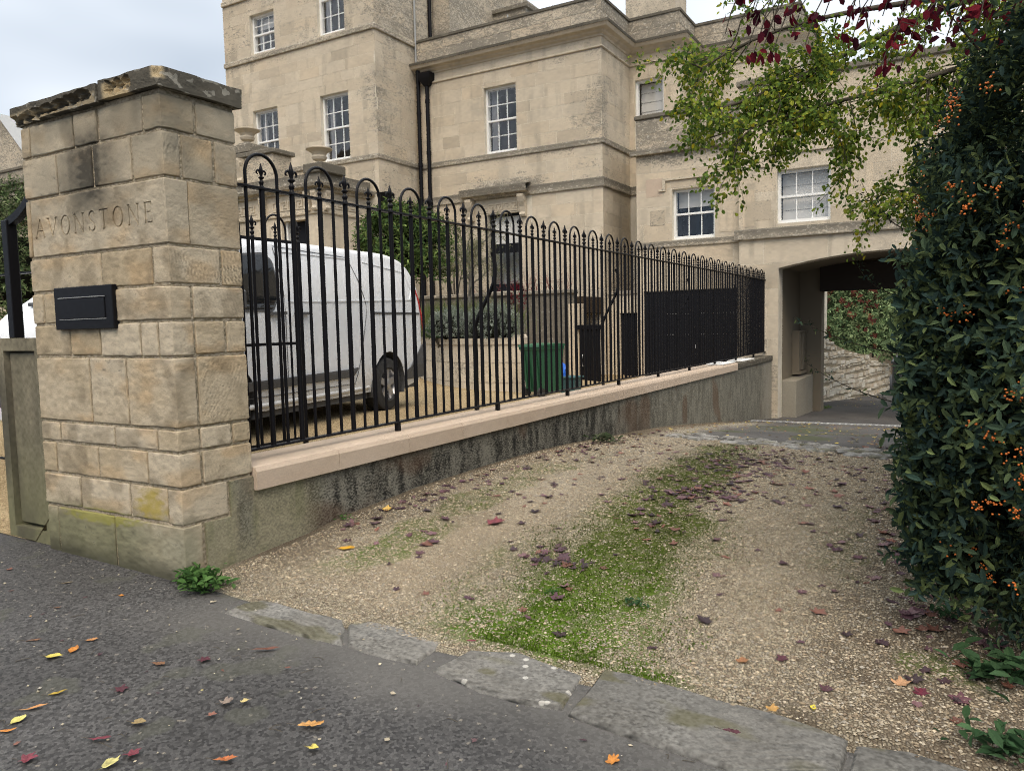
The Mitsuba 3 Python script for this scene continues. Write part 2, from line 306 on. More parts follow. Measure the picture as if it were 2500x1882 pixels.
def tube(pts, r, n=8, cap=True):
    p = np.asarray(pts, float); r = np.broadcast_to(np.asarray(r, float), len(p)); d = np.gradient(p, axis=0); d /= np.linalg.norm(d, axis=1, keepdims=True) + 1e-12
    u = np.cross(d[0], [0, 0, 1] if abs(d[0][2]) < 0.9 else [1, 0, 0]); u /= np.linalg.norm(u); V = []
    a = np.arange(n) * 2 * np.pi / n
    for i in range(len(p)):
        u = u - d[i] * (u @ d[i]); u /= np.linalg.norm(u); w = np.cross(d[i], u)
        V.append(p[i] + r[i] * (np.cos(a)[:, None] * u + np.sin(a)[:, None] * w))
    f = grid_faces(len(p), n, True)[:, ::-1]; f = np.vstack([f[:, [0, 1, 2]], f[:, [0, 2, 3]]]); V = np.vstack(V)
    if cap:
        k = len(V); V = np.vstack([V, p[:1], p[-1:]]); j = np.arange(n); e = (len(p) - 1) * n
        f = np.vstack([f, np.stack([j, (j + 1) % n, j * 0 + k], 1), np.stack([e + (j + 1) % n, e + j, j * 0 + k + 1], 1)])
    return V, f
def curve(pts, n=24):
    from scipy.interpolate import CubicSpline
    p = np.asarray(pts, float); t = np.r_[0, np.cumsum(np.linalg.norm(np.diff(p, axis=0), axis=1))]
    return CubicSpline(t, p)(np.linspace(0, t[-1], n))
def polys(g): return [q for q in getattr(g, "geoms", [g]) if q.geom_type == "Polygon" and q.area > 1e-9]
def extrude(poly, depth): return trimesh.util.concatenate([trimesh.creation.extrude_polygon(q, depth, engine="earcut") for q in polys(poly)])
def ex_front(poly, y0, y1):                          # polygon in (x, z), solid from y0 to y1
    m = extrude(poly, y1 - y0); v = m.vertices.copy(); m = trimesh.Trimesh(np.stack([v[:, 0], y0 + v[:, 2], v[:, 1]], 1), m.faces[:, ::-1], process=False); return m
def ex_side(poly, x0, x1):                           # polygon in (y, z), solid from x0 to x1
    m = extrude(poly, x1 - x0); v = m.vertices.copy(); return trimesh.Trimesh(np.stack([x0 + v[:, 2], v[:, 0], v[:, 1]], 1), m.faces, process=False)

used = {}
def num(key):
    k = used.get(key, 0); used[key] = k + 1
    return key if k == 0 else f"{key}_{k:03d}"
def put(key, mb, bsdf, smooth=False, mode=None, **lab):
    key = num(key)
    V, F = (mb.V, mb.F) if isinstance(mb, MB) else (np.asarray(mb.vertices), np.asarray(mb.faces))
    kw = {}
    if mode == "uv": kw["uv"] = mb.C[:, :2]
    if mode == "color": kw["color"] = mb.C
    scene[key] = mikit.ply((V, F), bsdf, smooth=smooth, **kw)
    if lab: labels[key] = lab
    return key
def again(key, src, T):
    key = num(key); scene[key] = {**scene[src], "to_world": T}; return key
def thing(name, label, category, group=None):
    key = num(name); labels[key] = {"label": label, "category": category}
    if group: labels[key]["group"] = group
    return key
T4 = mi.ScalarTransform4f
# ---------------------------------------------------------------- ground
TY = [-3, 2.585, 2.95, 3.47, 3.775, 4.2, 4.64, 5.08, 5.7, 6.5, 7.4, 8.5, 10, 11.9, 14.5, 17.56, 20.45, 26, 40, 60]
TZ = [0, 0, .02, .046, .082, .103, .121, .12, .12, .104, .062, -.009, -.105, -.284, -.554, -.866, -1.0, -1.2, -1.5, -1.5]
def drive_z(X, Y): return np.interp(Y, TY, TZ) - .02 * (X + 3.56) * np.clip(1 - (Y - 2.6) / 4, 0, 1)
def pave_z(X): return -.02 * (X + 3.56)
def yard_z(X, Y): return np.where(X < -4.85, pave_z(X) + (.32 - pave_z(X)) * np.clip((Y - 2.66) / 1.5, 0, 1), .32) - .05 * np.clip(Y - 7.4, 0, 8) * np.clip((X + 11) / 5, 0, 1)
def sheet(xs, ys, fz):
    X, Y = np.meshgrid(xs, ys, indexing="ij"); P = np.stack([X, Y, fz(X, Y)], -1).reshape(-1, 3)
    return MB().add(P, grid_faces(len(xs), len(ys), False))
put("ground", sheet(np.linspace(-250, 250, 3), np.linspace(-250, 250, 3), lambda X, Y: -2.3 + 0 * X), "soil", label="bare earth under and around the place", kind="structure")
put("pavement", sheet(np.arange(-26, 14.1, .5), np.linspace(-1.6, 2.66, 12), lambda X, Y: pave_z(X) - .004 + .006 * np.sin(X * 1.7 + Y)), "asphalt", True, label="dark tarmac pavement scattered with autumn leaves", kind="structure")
put("street", sheet(np.arange(-30, 20.1, 1), np.linspace(-9, -1.6, 6), lambda X, Y: pave_z(X) - .13), "asphalt", True, label="tarmac street beyond the pavement", kind="structure")
def dz(X, Y):
    bump = .012 * meshkit.fbm(np.stack([X * 1.6, Y * 1.6, X * 0], -1), 3) * (Y > 2.7)
    ruts = -.018 * (np.exp(-((X + 2.65) / .35) ** 2) + np.exp(-((X + .85) / .35) ** 2)) * np.clip((Y - 2.7) / .5, 0, 1) * np.clip((9 - Y) / 2, 0, 1)
    return drive_z(X, Y) + bump + ruts - .012 * (Y < 2.6)
put("drive", sheet(np.r_[np.arange(-3.7, 2.01, .06), 2.6, 4], np.r_[np.arange(2.5, 9, .06), np.arange(9, 42, .4)], dz), "gravel", True, label="gravel drive with a strip of green moss down its middle", kind="structure")
put("courtyard", sheet(np.arange(-30, -3.69, .3), np.arange(2.62, 18.4, .3), yard_z), "gravel", True, label="pale gravel courtyard behind the railing", kind="structure")

rng = np.random.default_rng(5)
# kerb stones at the mouth of the drive (corners in metres, clockwise)
KS = [[(-3.06, 2.41), (-3.07, 2.55), (-2.95, 2.73), (-2.73, 2.755), (-2.55, 2.71), (-2.45, 2.60), (-2.29, 2.42), (-2.55, 2.40), (-2.80, 2.40)],
      [(-2.43, 2.60), (-2.35, 2.66), (-2.33, 2.71), (-2.15, 2.78), (-1.955, 2.76), (-1.92, 2.67), (-1.90, 2.43), (-2.07, 2.415), (-2.27, 2.42)],
      [(-1.81, 2.415), (-1.775, 2.64), (-1.575, 2.72), (-1.255, 2.66), (-1.215, 2.385), (-1.35, 2.355), (-1.55, 2.36)],
      [(-1.175, 2.365), (-1.20, 2.74), (-1.09, 2.755), (-.50, 2.715), (-.285, 2.675), (-.29, 2.36), (-.46, 2.30), (-.92, 2.335)],
      [(-.272, 2.34), (-.265, 2.66), (-.11, 2.705), (.02, 2.655), (.35, 2.62), (.34, 2.32)], [(.355, 2.32), (.36, 2.63), (1.1, 2.64), (1.1, 2.32)]]
KL = ["ribbed grey kerb stone nearest the pillar, half under gravel", "ribbed bluish kerb stone second from the pillar", "short kerb stone spotted with white lichen", "longest grey kerb stone, raised above the tarmac", "pale kerb stone right of the longest one", None]
labels["kerb"] = {"label": "row of worn grey kerb stones along the mouth of the drive", "kind": "structure"}
for i, S in enumerate(KS):
    q = Polygon(S).buffer(.012).buffer(-.012); hgt = (.002, .004, .010, .018, .012, .008)[i]
    q2 = q.buffer(-.014); V = []; 
    m = m3d.Manifold.hull_points(np.array([(x, y, -.12) for x, y in q.exterior.coords] + [(x, y, hgt - .014) for x, y in q.exterior.coords] + [(x, y, hgt) for x, y in q2.exterior.coords])).refine_to_length(.05).to_mesh()
    v = m.vert_properties[:, :3].copy(); v[:, 2] += pave_z(v[:, 0]) + .010 * (meshkit.fbm(v * 7, 3, seed=i) - .5) * (v[:, 2] > 0)
    v[:, :2] += .012 * (meshkit.fbm(np.stack([v[:, 0] * 9, v[:, 1] * 9, v[:, 0] * 0 + i], -1), 2) - .5)[:, None]
    mb = MB().add(v, m.tri_verts, (rng.random(), (0, .2, .5, .9, .6, .3)[i], 0)); put("kerb__stone", mb, "kerb_stone", True, "uv", **({"label": KL[i]} if KL[i] else {}))
# cobbled setts across the drive
labels["sett_band"] = {"label": "curved band of worn grey setts across the drive", "kind": "structure"}
for row in range(5):
    s = 0.0
    while s < 2.95:
        L = rng.uniform(.13, .21); x = -3.0 + s + L / 2; yc = 8.75 - .30 * (s) - .05 * s * s * .6 + row * .15 - .12
        s += L + .028
        if rng.random() < .16 or (row == 0 and rng.random() < .4) or rng.random() < .5 - .5 * s: continue
        a = -math.atan(.30 + .06 * s); ca, sa = math.cos(a), math.sin(a)
        v, f = chamfer(-L / 2, L / 2, -.056, .056, -.06, .026, .016)
        v = np.stack([x + v[:, 0] * ca - v[:, 1] * sa, yc + v[:, 0] * sa + v[:, 1] * ca, v[:, 2] + rng.uniform(-.004, .004)], 1); v[:, 2] += drive_z(x, yc)
        put("sett_band__sett", MB().add(v, f, (.7 + 1.7 * rng.random(), .5, 0)), "kerb_stone", False, "uv")
dm = MB()
for k in range(46):
    x = -3.35 + k * .1; y = 15.0 + .26 * (x + 2.5); z = drive_z(x, y) + .012; dm.bar((x, y - .07, z), (x, y + .07, z), .035, .01)
for o in (-.085, .085): dm.bar((-3.38, 14.77 + o, drive_z(-3.4, 14.8) + .008), (1.3, 15.99 + o, drive_z(1, 16) + .008), .03, .02)
put("drain_channel", dm, "grey_zinc", label="metal drain grating across the drive before the arch", kind="structure")

# ---------------------------------------------------------------- gate pillar
labels["gate_pillar"] = {"label": "broad weathered stone gate pillar carved with a house name", "category": "pillar"}
XL, YB = -4.868, 3.06
core = MB().box(XL + .009, XP - .009, YP + .009, YB - .009, -.15, 2.60); put("gate_pillar__mortar", core, "mortar", label="recessed sandy mortar joints")
ZC = [2.585, 2.396, 2.157, 1.807, 1.600, 1.412, 1.220, .833, .707, .513, .311, -.12]
FJ = [[-4.777, -4.329, -4.101, -3.71], [-4.516, -4.171, -3.82], [-4.826], [-4.15, -3.697], [-4.751, -4.33], [-4.497, -4.199, -3.831, -3.679], [-4.321, -3.974], [-4.664, -4.12, -3.738], [-4.723, -4.292, -3.836], [-4.491, -4.015, -3.681], [-4.751, -4.174]]
SJ = [[2.795], [2.696, 2.905], [], [2.917], [2.716], [2.924], [2.72], [2.932], [2.722], [2.888], [2.711]]
WRAP = [1, 1, 0, 1, 1, 0, 1, 0, 1, 1, 1]
def rough_block(x0, x1, y0, y1, z0, z1, seed, amp=.0045, b=.006, step=.04):
    q = m3d.Manifold.hull_points(np.array(chamfer(x0, x1, y0, y1, z0, z1, b)[0])).refine_to_length(step).to_mesh(); v = q.vert_properties[:, :3].copy()
    for k in range(3): v[:, k] += amp * 2 * (meshkit.fbm(v * 22 + 31 * k + seed * 7.3, 3, seed=seed) - .5)
    return v, q.tri_verts
g = .008
SL = {(0, 2): "cracked ashlar stone with a patch beneath the cap", (1, 1): "stone with a black run of soot", (9, 2): "stone with yellow moss low on the pillar", (2, 0): "long stone slab with the carved name"}
for r in range(11):
    zt, zb = ZC[r] - g, ZC[r + 1] + g
    xs = [XL] + FJ[r] + [XP]; ys = [YP] + SJ[r] + [YB]
    for i in range(len(xs) - 1):
        last = i == len(xs) - 2; d = (ys[1] - g) if (last and WRAP[r]) else YP + .13
        x0 = xs[i] + (g if i else 0); x1 = xs[i + 1] - (0 if last else g)
        jx, jz = rng.uniform(-.003, .003, 2); w = .02 + .09 * rng.random()
        if r == 2 and i == 0: w = .02
        extra = {"label": SL[(r, i)]} if (r, i) in SL else {}
        c = (rng.random() if r < 10 else .3, .01 if r == 2 else w, 0)
        if r == 2 and i == len(xs) - 2:                      # the carved slab
            v, f = rough_block(xs[i] + g, x1 - 0, YP - .001, YP + .14, zb, zt, 77, .0025)
            NAME_SLAB = (v, f, c); continue
        v, f = rough_block(x0, x1 + jx * .3, YP + rng.uniform(-.004, .003), d, zb + jz, zt, r * 17 + i, .0045 if r < 10 else .003)
        put("gate_pillar__stone", MB().add(v, f, c), "pillar_stone", True, "uv", **extra)
    for i in range(0 if not WRAP[r] else 1, len(ys) - 1):
        y0 = ys[i] + (g if i else (.137 if WRAP[r] else .0)); y0 = YP + .142 if i == 0 else ys[i] + g
        if i == 0 and not WRAP[r]: y0 = YP + .142
        v, f = rough_block(XP - .13, XP + rng.uniform(-.003, .004), y0, ys[i + 1] - (0 if i == len(ys) - 2 else g), zb + rng.uniform(-.003, .003), zt, r * 17 + i + 900, .0045)
        if r == 10 and i >= 1: continue
        put("gate_pillar__stone", MB().add(v, f, (rng.random(), .02 + .08 * rng.random(), 0)), "pillar_stone", True, "uv")
# letters cut into the slab: roman capitals from strokes
def stroke(a, b, w): return LineString([a, b]).buffer(w / 2, cap_style=2)
def serif(x, y, w=.22): return sbox(x - w / 2, y - .02, x + w / 2, y + .025)
def letter(ch):
    T, N = .092, .044
    if ch == "A": return [stroke((0, 0), (.40, 1), N), stroke((.40, 1), (.80, 0), T), stroke((.16, .38), (.64, .38), N), serif(0, .01), serif(.80, .01)]
    if ch == "V": return [stroke((0, 1), (.40, 0), T), stroke((.40, 0), (.78, 1), N), serif(0, .98), serif(.78, .98)]
    if ch == "N": return [stroke((.08, 0), (.08, 1), N), stroke((.06, 1), (.80, 0), T), stroke((.80, 0), (.80, 1), N), serif(.08, .01), serif(.03, .98, .16), serif(.80, .98)]
    if ch == "T": return [stroke((.36, 0), (.36, 1), T), stroke((0, .975), (.72, .975), N), serif(.36, .01, .26), sbox(-.02, .86, .02, 1), sbox(.70, .86, .74, 1)]
    if ch == "E": return [stroke((.12, 0), (.12, 1), T), stroke((.02, .978), (.58, .978), N), stroke((.12, .52), (.50, .52), N), stroke((.02, .022), (.62, .022), N), sbox(.56, .84, .60, 1), sbox(.48, .45, .515, .60), sbox(.59, 0, .63, .17)]
    if ch == "O":
        e = lambda rx, ry, dx=0: affinity.translate(affinity.scale(shapely.Point(0, 0).buffer(1, 24), rx, ry), .42 + dx, .5)
        return [e(.42, .52).difference(e(.325, .475))]
    if ch == "S":
        t = np.linspace(-.35, 1.0, 26) * np.pi; up = [(.30 + .235 * math.cos(a + .15), .755 + .245 * math.sin(a + .15)) for a in t[t > -.05][::1] if a < 3.3]
        pts = curve([(.52, .84, 0), (.40, .985, 0), (.20, .97, 0), (.08, .80, 0), (.17, .61, 0), (.38, .46, 0), (.53, .27, 0), (.43, .05, 0), (.20, .02, 0), (.04, .18, 0)], 40)[:, :2]
        return [LineString(pts).buffer(.042), sbox(.50, .78, .535, .96), sbox(.025, .06, .06, .24)]
NAME, wid = "AVONSTONE", dict(A=.80, V=.78, O=.84, N=.86, S=.56, T=.72, E=.62)
hL, x, cut = .108, -4.772, []
sp = (1.100 - hL * sum(wid[c] for c in NAME)) / (len(NAME) - 1)
for k, ch in enumerate(NAME):
    q = affinity.translate(affinity.scale(unary_union(letter(ch)), hL, hL, origin=(0, 0)), x, 1.926 + (.004 if k > 4 else 0)); x += wid[ch] * hL + sp
    for pq in polys(q.buffer(.0012)):
        m = ex_front(pq, YP - .03, YP + .0065); cut.append(m3d.Manifold(m3d.Mesh(np.asarray(m.vertices, np.float32), np.asarray(m.faces, np.uint32))))
v, f, c = NAME_SLAB
slab = m3d.Manifold(m3d.Mesh(np.asarray(v, np.float32), np.asarray(f, np.uint32)))
cutter = m3d.Manifold.batch_boolean(cut, m3d.OpType.Add)
res = slab - cutter
put("gate_pillar__stone", MB().mani(res, c), "pillar_stone", False, "uv", label="long stone slab with the carved house name")
# the two broken cap slabs
def cap_slab(pts, z0, z1, seed, bite=None, **lab):
    q = m3d.CrossSection([np.array(pts)[::-1] if Polygon(pts).exterior.is_ccw is False else np.array(pts)]).extrude(z1 - z0).translate((0, 0, z0))
    if bite is not None:
        for b in bite: q = q - b
    q = q.refine_to_length(.035).to_mesh(); v = q.vert_properties[:, :3].copy()
    for k in range(3): v[:, k] += .016 * (meshkit.fbm(v * 13 + 31 * k, 4, seed=seed) - .5)
    put("gate_pillar__cap", MB().add(v, q.tri_verts, (.2, .92, 0)), "pillar_stone", 30 and False, "uv", **lab)
def blob(c, r, seed):
    m = trimesh.creation.icosphere(3); v = m.vertices * r; v = v * (1 + .5 * (meshkit.fbm(m.vertices * 3, 3, seed=seed) - .5))[:, None] + c
    return m3d.Manifold(m3d.Mesh(v.astype(np.float32), np.asarray(m.faces, np.uint32)))
cap_slab([(-4.03, YP - .03), (XP + .03, YP - .03), (XP + .03, YB + .03), (-4.03, YB + .03)], 2.603, 2.703, 3,
         [blob((-3.93 + .07 * k, YP - .075, 2.655), (.055, .085, .05), 40 + k) for k in range(3)] + [blob((XP + .045, YP - .045, 2.69), (.05, .05, .08), 9)], label="right slab of the pillar cap with a chipped pale edge")
cap_slab([(-4.90, YP - .035), (-4.035, YP - .04), (-4.035, YB + .03), (-4.90, YB + .03)], 2.594, 2.694, 4,
         [blob((-4.86 + .115 * k, YP - .085, 2.613 + .006 * k), (.10, .095, .042), 60 + k) for k in range(7)], label="left slab of the pillar cap, deeply eroded along its front")
put("gate_pillar__base_render", MB().box(XP - .02, XP + .006, 2.722, YB + .0, -.2, .300), "rough_render", label="rough render at the foot of the pillar's side")
put("gate_pillar__base_render", MB().box(XP - .02, XP + .0075, 2.895, YB + .0, .3002, .50), "rough_render")
# letter box
lb = thing("letter_box", "black metal letter box plate set into the stone gate pillar", "letter box")
b = MB(); b.cbox(-4.587, -4.022, YP - .028, YP + .01, 1.378, 1.622, .004); put(lb + "__plate", b, "black_paint")
b = MB().cbox(-4.527, -4.090, YP - .034, YP - .026, 1.440, 1.555, .003); put(lb + "__flap", b, "black_paint")
b = MB().bar((-4.535, YP - .033, 1.560), (-4.082, YP - .033, 1.560), .006, .004).bar((-4.535, YP - .0305, 1.436), (-4.082, YP - .0305, 1.436), .006, .003); put(lb + "__flap_rim", b, "grey_zinc")

# plinth and post left of the pillar
tp = thing("stone_plinth", "low mossy stone plinth with a recessed panel left of the pillar", "plinth")
outer = sbox(-5.405, -.12, -4.885, 1.335); inner = sbox(-5.33, .11, -4.965, 1.255)
b = MB().tm(ex_front(outer.difference(inner), 2.625, 2.70)); b.box(-5.404, -4.886, 2.70, 2.98, -.12, 1.334); put(tp + "__block", b, "mossy_stone")
b = MB().cbox(-5.315, -4.98, 2.655, 2.705,   .13, 1.240, .006); put(tp + "__panel", b, "mossy_stone", label="recessed panel of the plinth")
gp = thing("gate_post", "black square iron post with a swept rail on the stone plinth", "post")
b = MB().cbox(-5.335, -5.27, 2.67, 2.735, 1.335, 2.09, .004); put(gp + "__post", b, "black_paint")
b = MB(); cv = curve([(-5.30, 2.702, 2.075), (-5.18, 2.702, 2.11), (-5.04, 2.702, 2.19), (-4.90, 2.702, 2.33)], 14)
for k in range(13): b.bar(cv[k], cv[k + 1], .05, .045, up=(0, 1, 0))
put(gp + "__swept_rail", b, "black_paint")
tg = thing("side_gate", "black iron hoop-topped railing at the left edge", "railing")
b = MB(); cv = [(-5.90 - .07 + .07 * math.cos(a), 3.05, 1.86 + .07 * math.sin(a)) for a in np.linspace(0, np.pi, 12)]; b.tube([(-5.90, 3.05, .05)] + cv + [(-6.04, 3.05, .05)], .010, 8); put(tg + "__hoop", b, "black_paint", True)
b = MB().bar((-6.6, 3.05, 1.80), (-5.30, 3.05, 1.80), .03, .012).bar((-6.6, 3.05, .42), (-5.30, 3.05, .42), .03, .012); put(tg + "__rail", b, "black_paint")


# ---------------------------------------------------------------- boundary wall, coping, railing
labels["boundary_wall"] = {"label": "low rendered wall, black with damp, along the drive", "category": "wall"}
ys = np.r_[np.arange(YB, 17.55, .12), 17.58]
top = np.where(ys > 14.4, .425, .417)
prof = np.array([(0.0, -1.3), (0.0, 0.0), (-.34, 0.0), (-.34, -1.0)])
X = np.stack([ys * 0 + XP, ys * 0 + XP, ys * 0 + XP - .34, ys * 0 + XP - .34], 1); Z = np.stack([np.interp(ys, TY, TZ) - .25, top, top, ys * 0 - .3], 1); Yg = np.repeat(ys[:, None], 4, 1)
P = np.stack([X, Yg, Z], -1)
nz = 9; tt = np.linspace(0, 1, nz); face = np.stack([np.full((len(ys), nz), XP), np.repeat(ys[:, None], nz, 1), Z[:, :1] + (top[:, None] - Z[:, :1]) * tt], -1)
face[..., 0] += .010 * (meshkit.fbm(face * 2.2, 3) - .5)
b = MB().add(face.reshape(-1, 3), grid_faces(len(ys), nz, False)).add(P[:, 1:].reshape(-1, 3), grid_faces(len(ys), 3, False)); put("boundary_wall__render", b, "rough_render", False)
cj = [YB + .004, 3.76, 4.51, 5.23, 5.96, 6.70, 7.35, 8.07, 8.77, 9.50, 10.22, 10.95, 11.66, 12.38, 13.1, 13.75, 14.42]
for k in range(len(cj) - 1):
    prof = Polygon([(XP - .35, .417), (XP + .034, .417), (XP + .034, .524), (XP + .018, .552), (XP - .35, .560)])
    m = extrude(prof, cj[k + 1] - cj[k] - .004); v = m.vertices; mm = trimesh.Trimesh(np.stack([v[:, 0], cj[k] + v[:, 2], v[:, 1] + rng.uniform(-.0012, .0012)], 1), m.faces, process=False)
    put("boundary_wall__coping_stone", MB().tm(mm, (rng.random(), 0, 0)), "new_stone", False, "uv")
for y0, y1 in ((14.43, 15.4), (15.41, 16.5), (16.51, 17.56)):
    v, f = rough_block(XP - .35, XP + .03, y0, y1, .427, .545, int(y0 * 10), .006, .012, .12); put("boundary_wall__coping_stone", MB().add(v, f, (.2, .75, 0)), "pillar_stone", True, "uv", label="old dark coping stone near the arch")
for k, (y0, y1) in enumerate(((13.5, 14.35), (14.9, 15.9))):
    a = thing("white_board", ("white board lying on the pale coping in front of the garage", "white board lying on the dark old coping by the arch")[k], "board", "white boards lying on the wall coping")
    put(a + "__slab", MB().cbox(XP - .30, XP + .0, y0, y1, .560 - .012 * k, .578 - .012 * k, .003), "board_paint")

RX, DY, Y1 = -3.714, .1238, 3.248
NB = 116
rl = thing("iron_railing", "long black iron railing with hoops and fleur-de-lis spears", "railing")
yE = Y1 + DY * (NB - 1)
put(rl + "__top_rail", MB().cbox(RX - .024, RX + .024, YB - .02, yE + .12, 2.208, 2.222, .002), "black_paint")
put(rl + "__bottom_rail", MB().cbox(RX - .024, RX + .024, YB - .02, yE + .12, .618, .632, .002), "black_paint")
thick, thin = MB().tube([(0, 0, .625), (0, 0, 2.215)], .0172, 10), MB().tube([(0, 0, .625), (0, 0, 2.215)], .0106, 8)
hoop = [(0, -DY, 0), (0, -DY, .075)] + [(0, -DY * math.cos(a), .075 + DY * math.sin(a)) for a in np.linspace(.12, np.pi - .12, 15)] + [(0, DY, .075), (0, DY, 0)]
hp = MB().tube(hoop, .0106, 8)
def finial():
    b = MB(); n = 10
    b.lathe([(.001, -.002), (.019, -.002), (.019, .008), (.014, .014), (.0135, .022), (.019, .034), (.020, .044), (.013, .052), (.010, .062), (.017, .070), (.023, .076), (.023, .082), (.014, .088), (.008, .094), (.001, .095)], n)
    b.lathe([(.001, .09), (.008, .094), (.012, .115), (.0165, .135), (.014, .152), (.007, .175), (.0035, .188), (.001, .194)], 8)
    for s in (-1, 1):
        cv = curve([(0, s * .004, .092), (0, s * .012, .118), (0, s * .030, .136), (0, s * .044, .126), (0, s * .045, .110), (0, s * .034, .106)], 14); b.tube(cv, np.interp(np.linspace(0, 1, 14), [0, .5, .8, 1], [.008, .0085, .007, .005]), 7)
        b.tube([(s * .006, 0, .024), (s * .016, 0, .030), (s * .019, 0, .042), (s * .010, 0, .05)], .006, 6)
    return b
fin = finial()
CACHE = {}
def inst(key, mb, T, bsdf="black_paint", smooth=50):
    if key not in CACHE: CACHE[key] = put(key, mb, bsdf, smooth); scene[CACHE[key]]["to_world"] = T
    else: again(key, CACHE[key], T)
def place(part, mb, T): inst(rl + "__" + part, mb, T)
for i in range(NB):
    y = Y1 + DY * i
    if i % 2: place("bar", thick, T4().translate([RX, y, 0])); place("finial", fin, T4().translate([RX, y, 2.222]).scale(1.0 if i % 4 == 3 else .76))
    else: place("hoop_bar", thin, T4().translate([RX, y, 0]))
    if i % 4 == 1 and i + 1 < NB: place("hoop", hp, T4().translate([RX, y, 2.222]))
for i in range(11, NB, 12): put(rl + "__support", MB().cbox(RX - .018, RX + .018, Y1 + DY * i - .018, Y1 + DY * i + .018, .545, .620, .002), "black_paint")
for k, i in enumerate((23, 47, 71, 95)):
    y = Y1 + DY * i; xs_ = RX - .18; yb = y - .08
    b = MB().box(xs_ - .012, xs_ + .012, yb - .024, yb + .024, .55, 1.34); cv = curve([(xs_, yb, 1.32), (xs_ + .03, yb + .01, 1.42), (RX - .035, y - .01, 1.68), (RX - .025, y, 2.02)], 14)
    for j in range(13): b.bar(cv[j], cv[j + 1], .04, .016, up=(1, 0, 0))
    put(rl + "__back_stay", b, "black_paint")
# the leaf of the drive gate, folded back beside the pillar
gl = thing("gate_leaf", "black iron gate leaf folded back behind the pillar", "gate")
GX = -4.86
put(gl + "__end_stile", MB().cbox(GX - .018, GX + .018, 4.755, 4.791, .36, 2.09, .003), "black_paint")
put(gl + "__end_stile", MB().cbox(GX - .025, GX + .025, 3.10, 3.16, .36, 2.09, .003), "black_paint")
for z in (2.08, 1.235, .42): put(gl + "__rail", MB().box(GX - .010, GX + .010, 3.16, 4.755, z - .012, z + .012), "black_paint")
tk, tn, sc = MB().tube([(0, 0, .42), (0, 0, 2.08)], .0135, 8), MB().tube([(0, 0, .42), (0, 0, 2.08)], .0095, 8), .8
hp2 = MB().tube([(0, y_ * .9, z_) for _, y_, z_ in hoop], .009, 8)
for i in range(1, 14):
    y = 4.773 - .12 * i
    inst(gl + ("__hoop_bar" if i % 2 else "__bar"), tn if i % 2 else tk, T4().translate([GX, y, 0]))
    if i % 2 == 0: inst(gl + "__finial", fin, T4().translate([GX, y, 2.092]).scale(.9 if i % 4 == 0 else .72))
    if i % 4 == 2: inst(gl + "__hoop", hp2, T4().translate([GX, y, 2.09]))
inst(gl + "__finial", fin, T4().translate([GX, 4.773, 2.09]).scale(.9))
# ---------------------------------------------------------------- masonry helpers
STONES = {}
def sub_rect(R, holes):
    out = [R]
    for h in holes:
        nxt = []
        for a in out:
            if h[0] >= a[1] or h[1] <= a[0] or h[2] >= a[3] or h[3] <= a[2]: nxt.append(a); continue
            if a[0] < h[0]: nxt.append((a[0], h[0], a[2], a[3]))
            if h[1] < a[1]: nxt.append((h[1], a[1], a[2], a[3]))
            m0, m1 = max(a[0], h[0]), min(a[1], h[1])
            if a[2] < h[2]: nxt.append((m0, m1, a[2], h[2]))
            if h[3] < a[3]: nxt.append((m0, m1, h[3], a[3]))
        out = nxt
    return [a for a in out if a[1] - a[0] > .03 and a[3] - a[2] > .03]
def courses(own, axis, at, u0, u1, z0, z1, wfn, seed, holes=(), ch=.30, ln=.72, e0=0.0, e1=0.0, poly=None):
    """Ashlar blocks on a wall face. axis 'f': the plane y = at seen from -y, u = x; axis 's': the plane x = at seen from +x, u = y."""
    r = np.random.default_rng(seed); nC = max(1, round((z1 - z0) / ch)); zs = np.linspace(z0, z1, nC + 1)
    zs[1:-1] += r.uniform(-.02, .02, max(0, nC - 1))
    for k in range(nC):
        u = u0 - r.uniform(0, ln * .8)
        while u < u1:
            L = ln * r.uniform(.62, 1.45); a, b = max(u, u0), min(u + L, u1); u += L
            if b - a < .05: continue
            for (p, q, s, t) in sub_rect((a, b, zs[k], zs[k + 1]), holes):
                gp = .0055
                p2, q2 = (p - e0 if p == u0 else p + gp), (q + e1 if q == u1 else q - gp)
                d = .005 + r.uniform(-.0018, .0018)
                vs = []
                if axis == "f": x0, x1, y0, y1 = p2, q2, at - d, at + .004
                else: x0, x1, y0, y1 = at - .004, at + d, p2, q2
                zl, zh = s + gp, t - gp
                v = np.array([[x, y, z] for x in (x0, x1) for y in (y0, y1) for z in (zl, zh)])
                tone = r.random(); w = np.array([wfn(P) for P in v])
                c = np.stack([np.full(8, tone), np.clip(w, 0, 1), np.zeros(8)], 1)
                D = max(4.0, np.linalg.norm(v.mean(0) - (0, 0, 1.35)))
                vis = 1.0 if axis == "f" else .5
                if poly is not None:
                    pc = Polygon([(p2, zl), (q2, zl), (q2, zh), (p2, zh)]).intersection(poly)
                    if pc.area < .01: continue
                    if pc.area < (q2 - p2) * (zh - zl) * .995:
                        m = ex_front(pc.buffer(-.001), y0, y1); STONES.setdefault(own, []).append((pc.area * vis / D ** 2, m.vertices, m.faces, np.array([tone, float(w.mean()), 0]))); continue
                STONES.setdefault(own, []).append(((q - p) * (t - s) * vis / D ** 2, v, BOXF, c))
def finish_stones(own, most=298, bsdf="ashlar", part="stone"):
    L = sorted(STONES.pop(own), key=lambda a: -a[0])
    for _, v, f, c in L[:most]: put(own + "__" + part, MB().add(v, f, c), bsdf, False, "uv")
    if L[most:]:
        b = MB()
        for _, v, f, c in L[most:]: b.add(v, f, c)
        put(own.split("__")[0] + "__masonry", b, bsdf, False, "uv", label="remaining small ashlar blocks", kind="stuff")
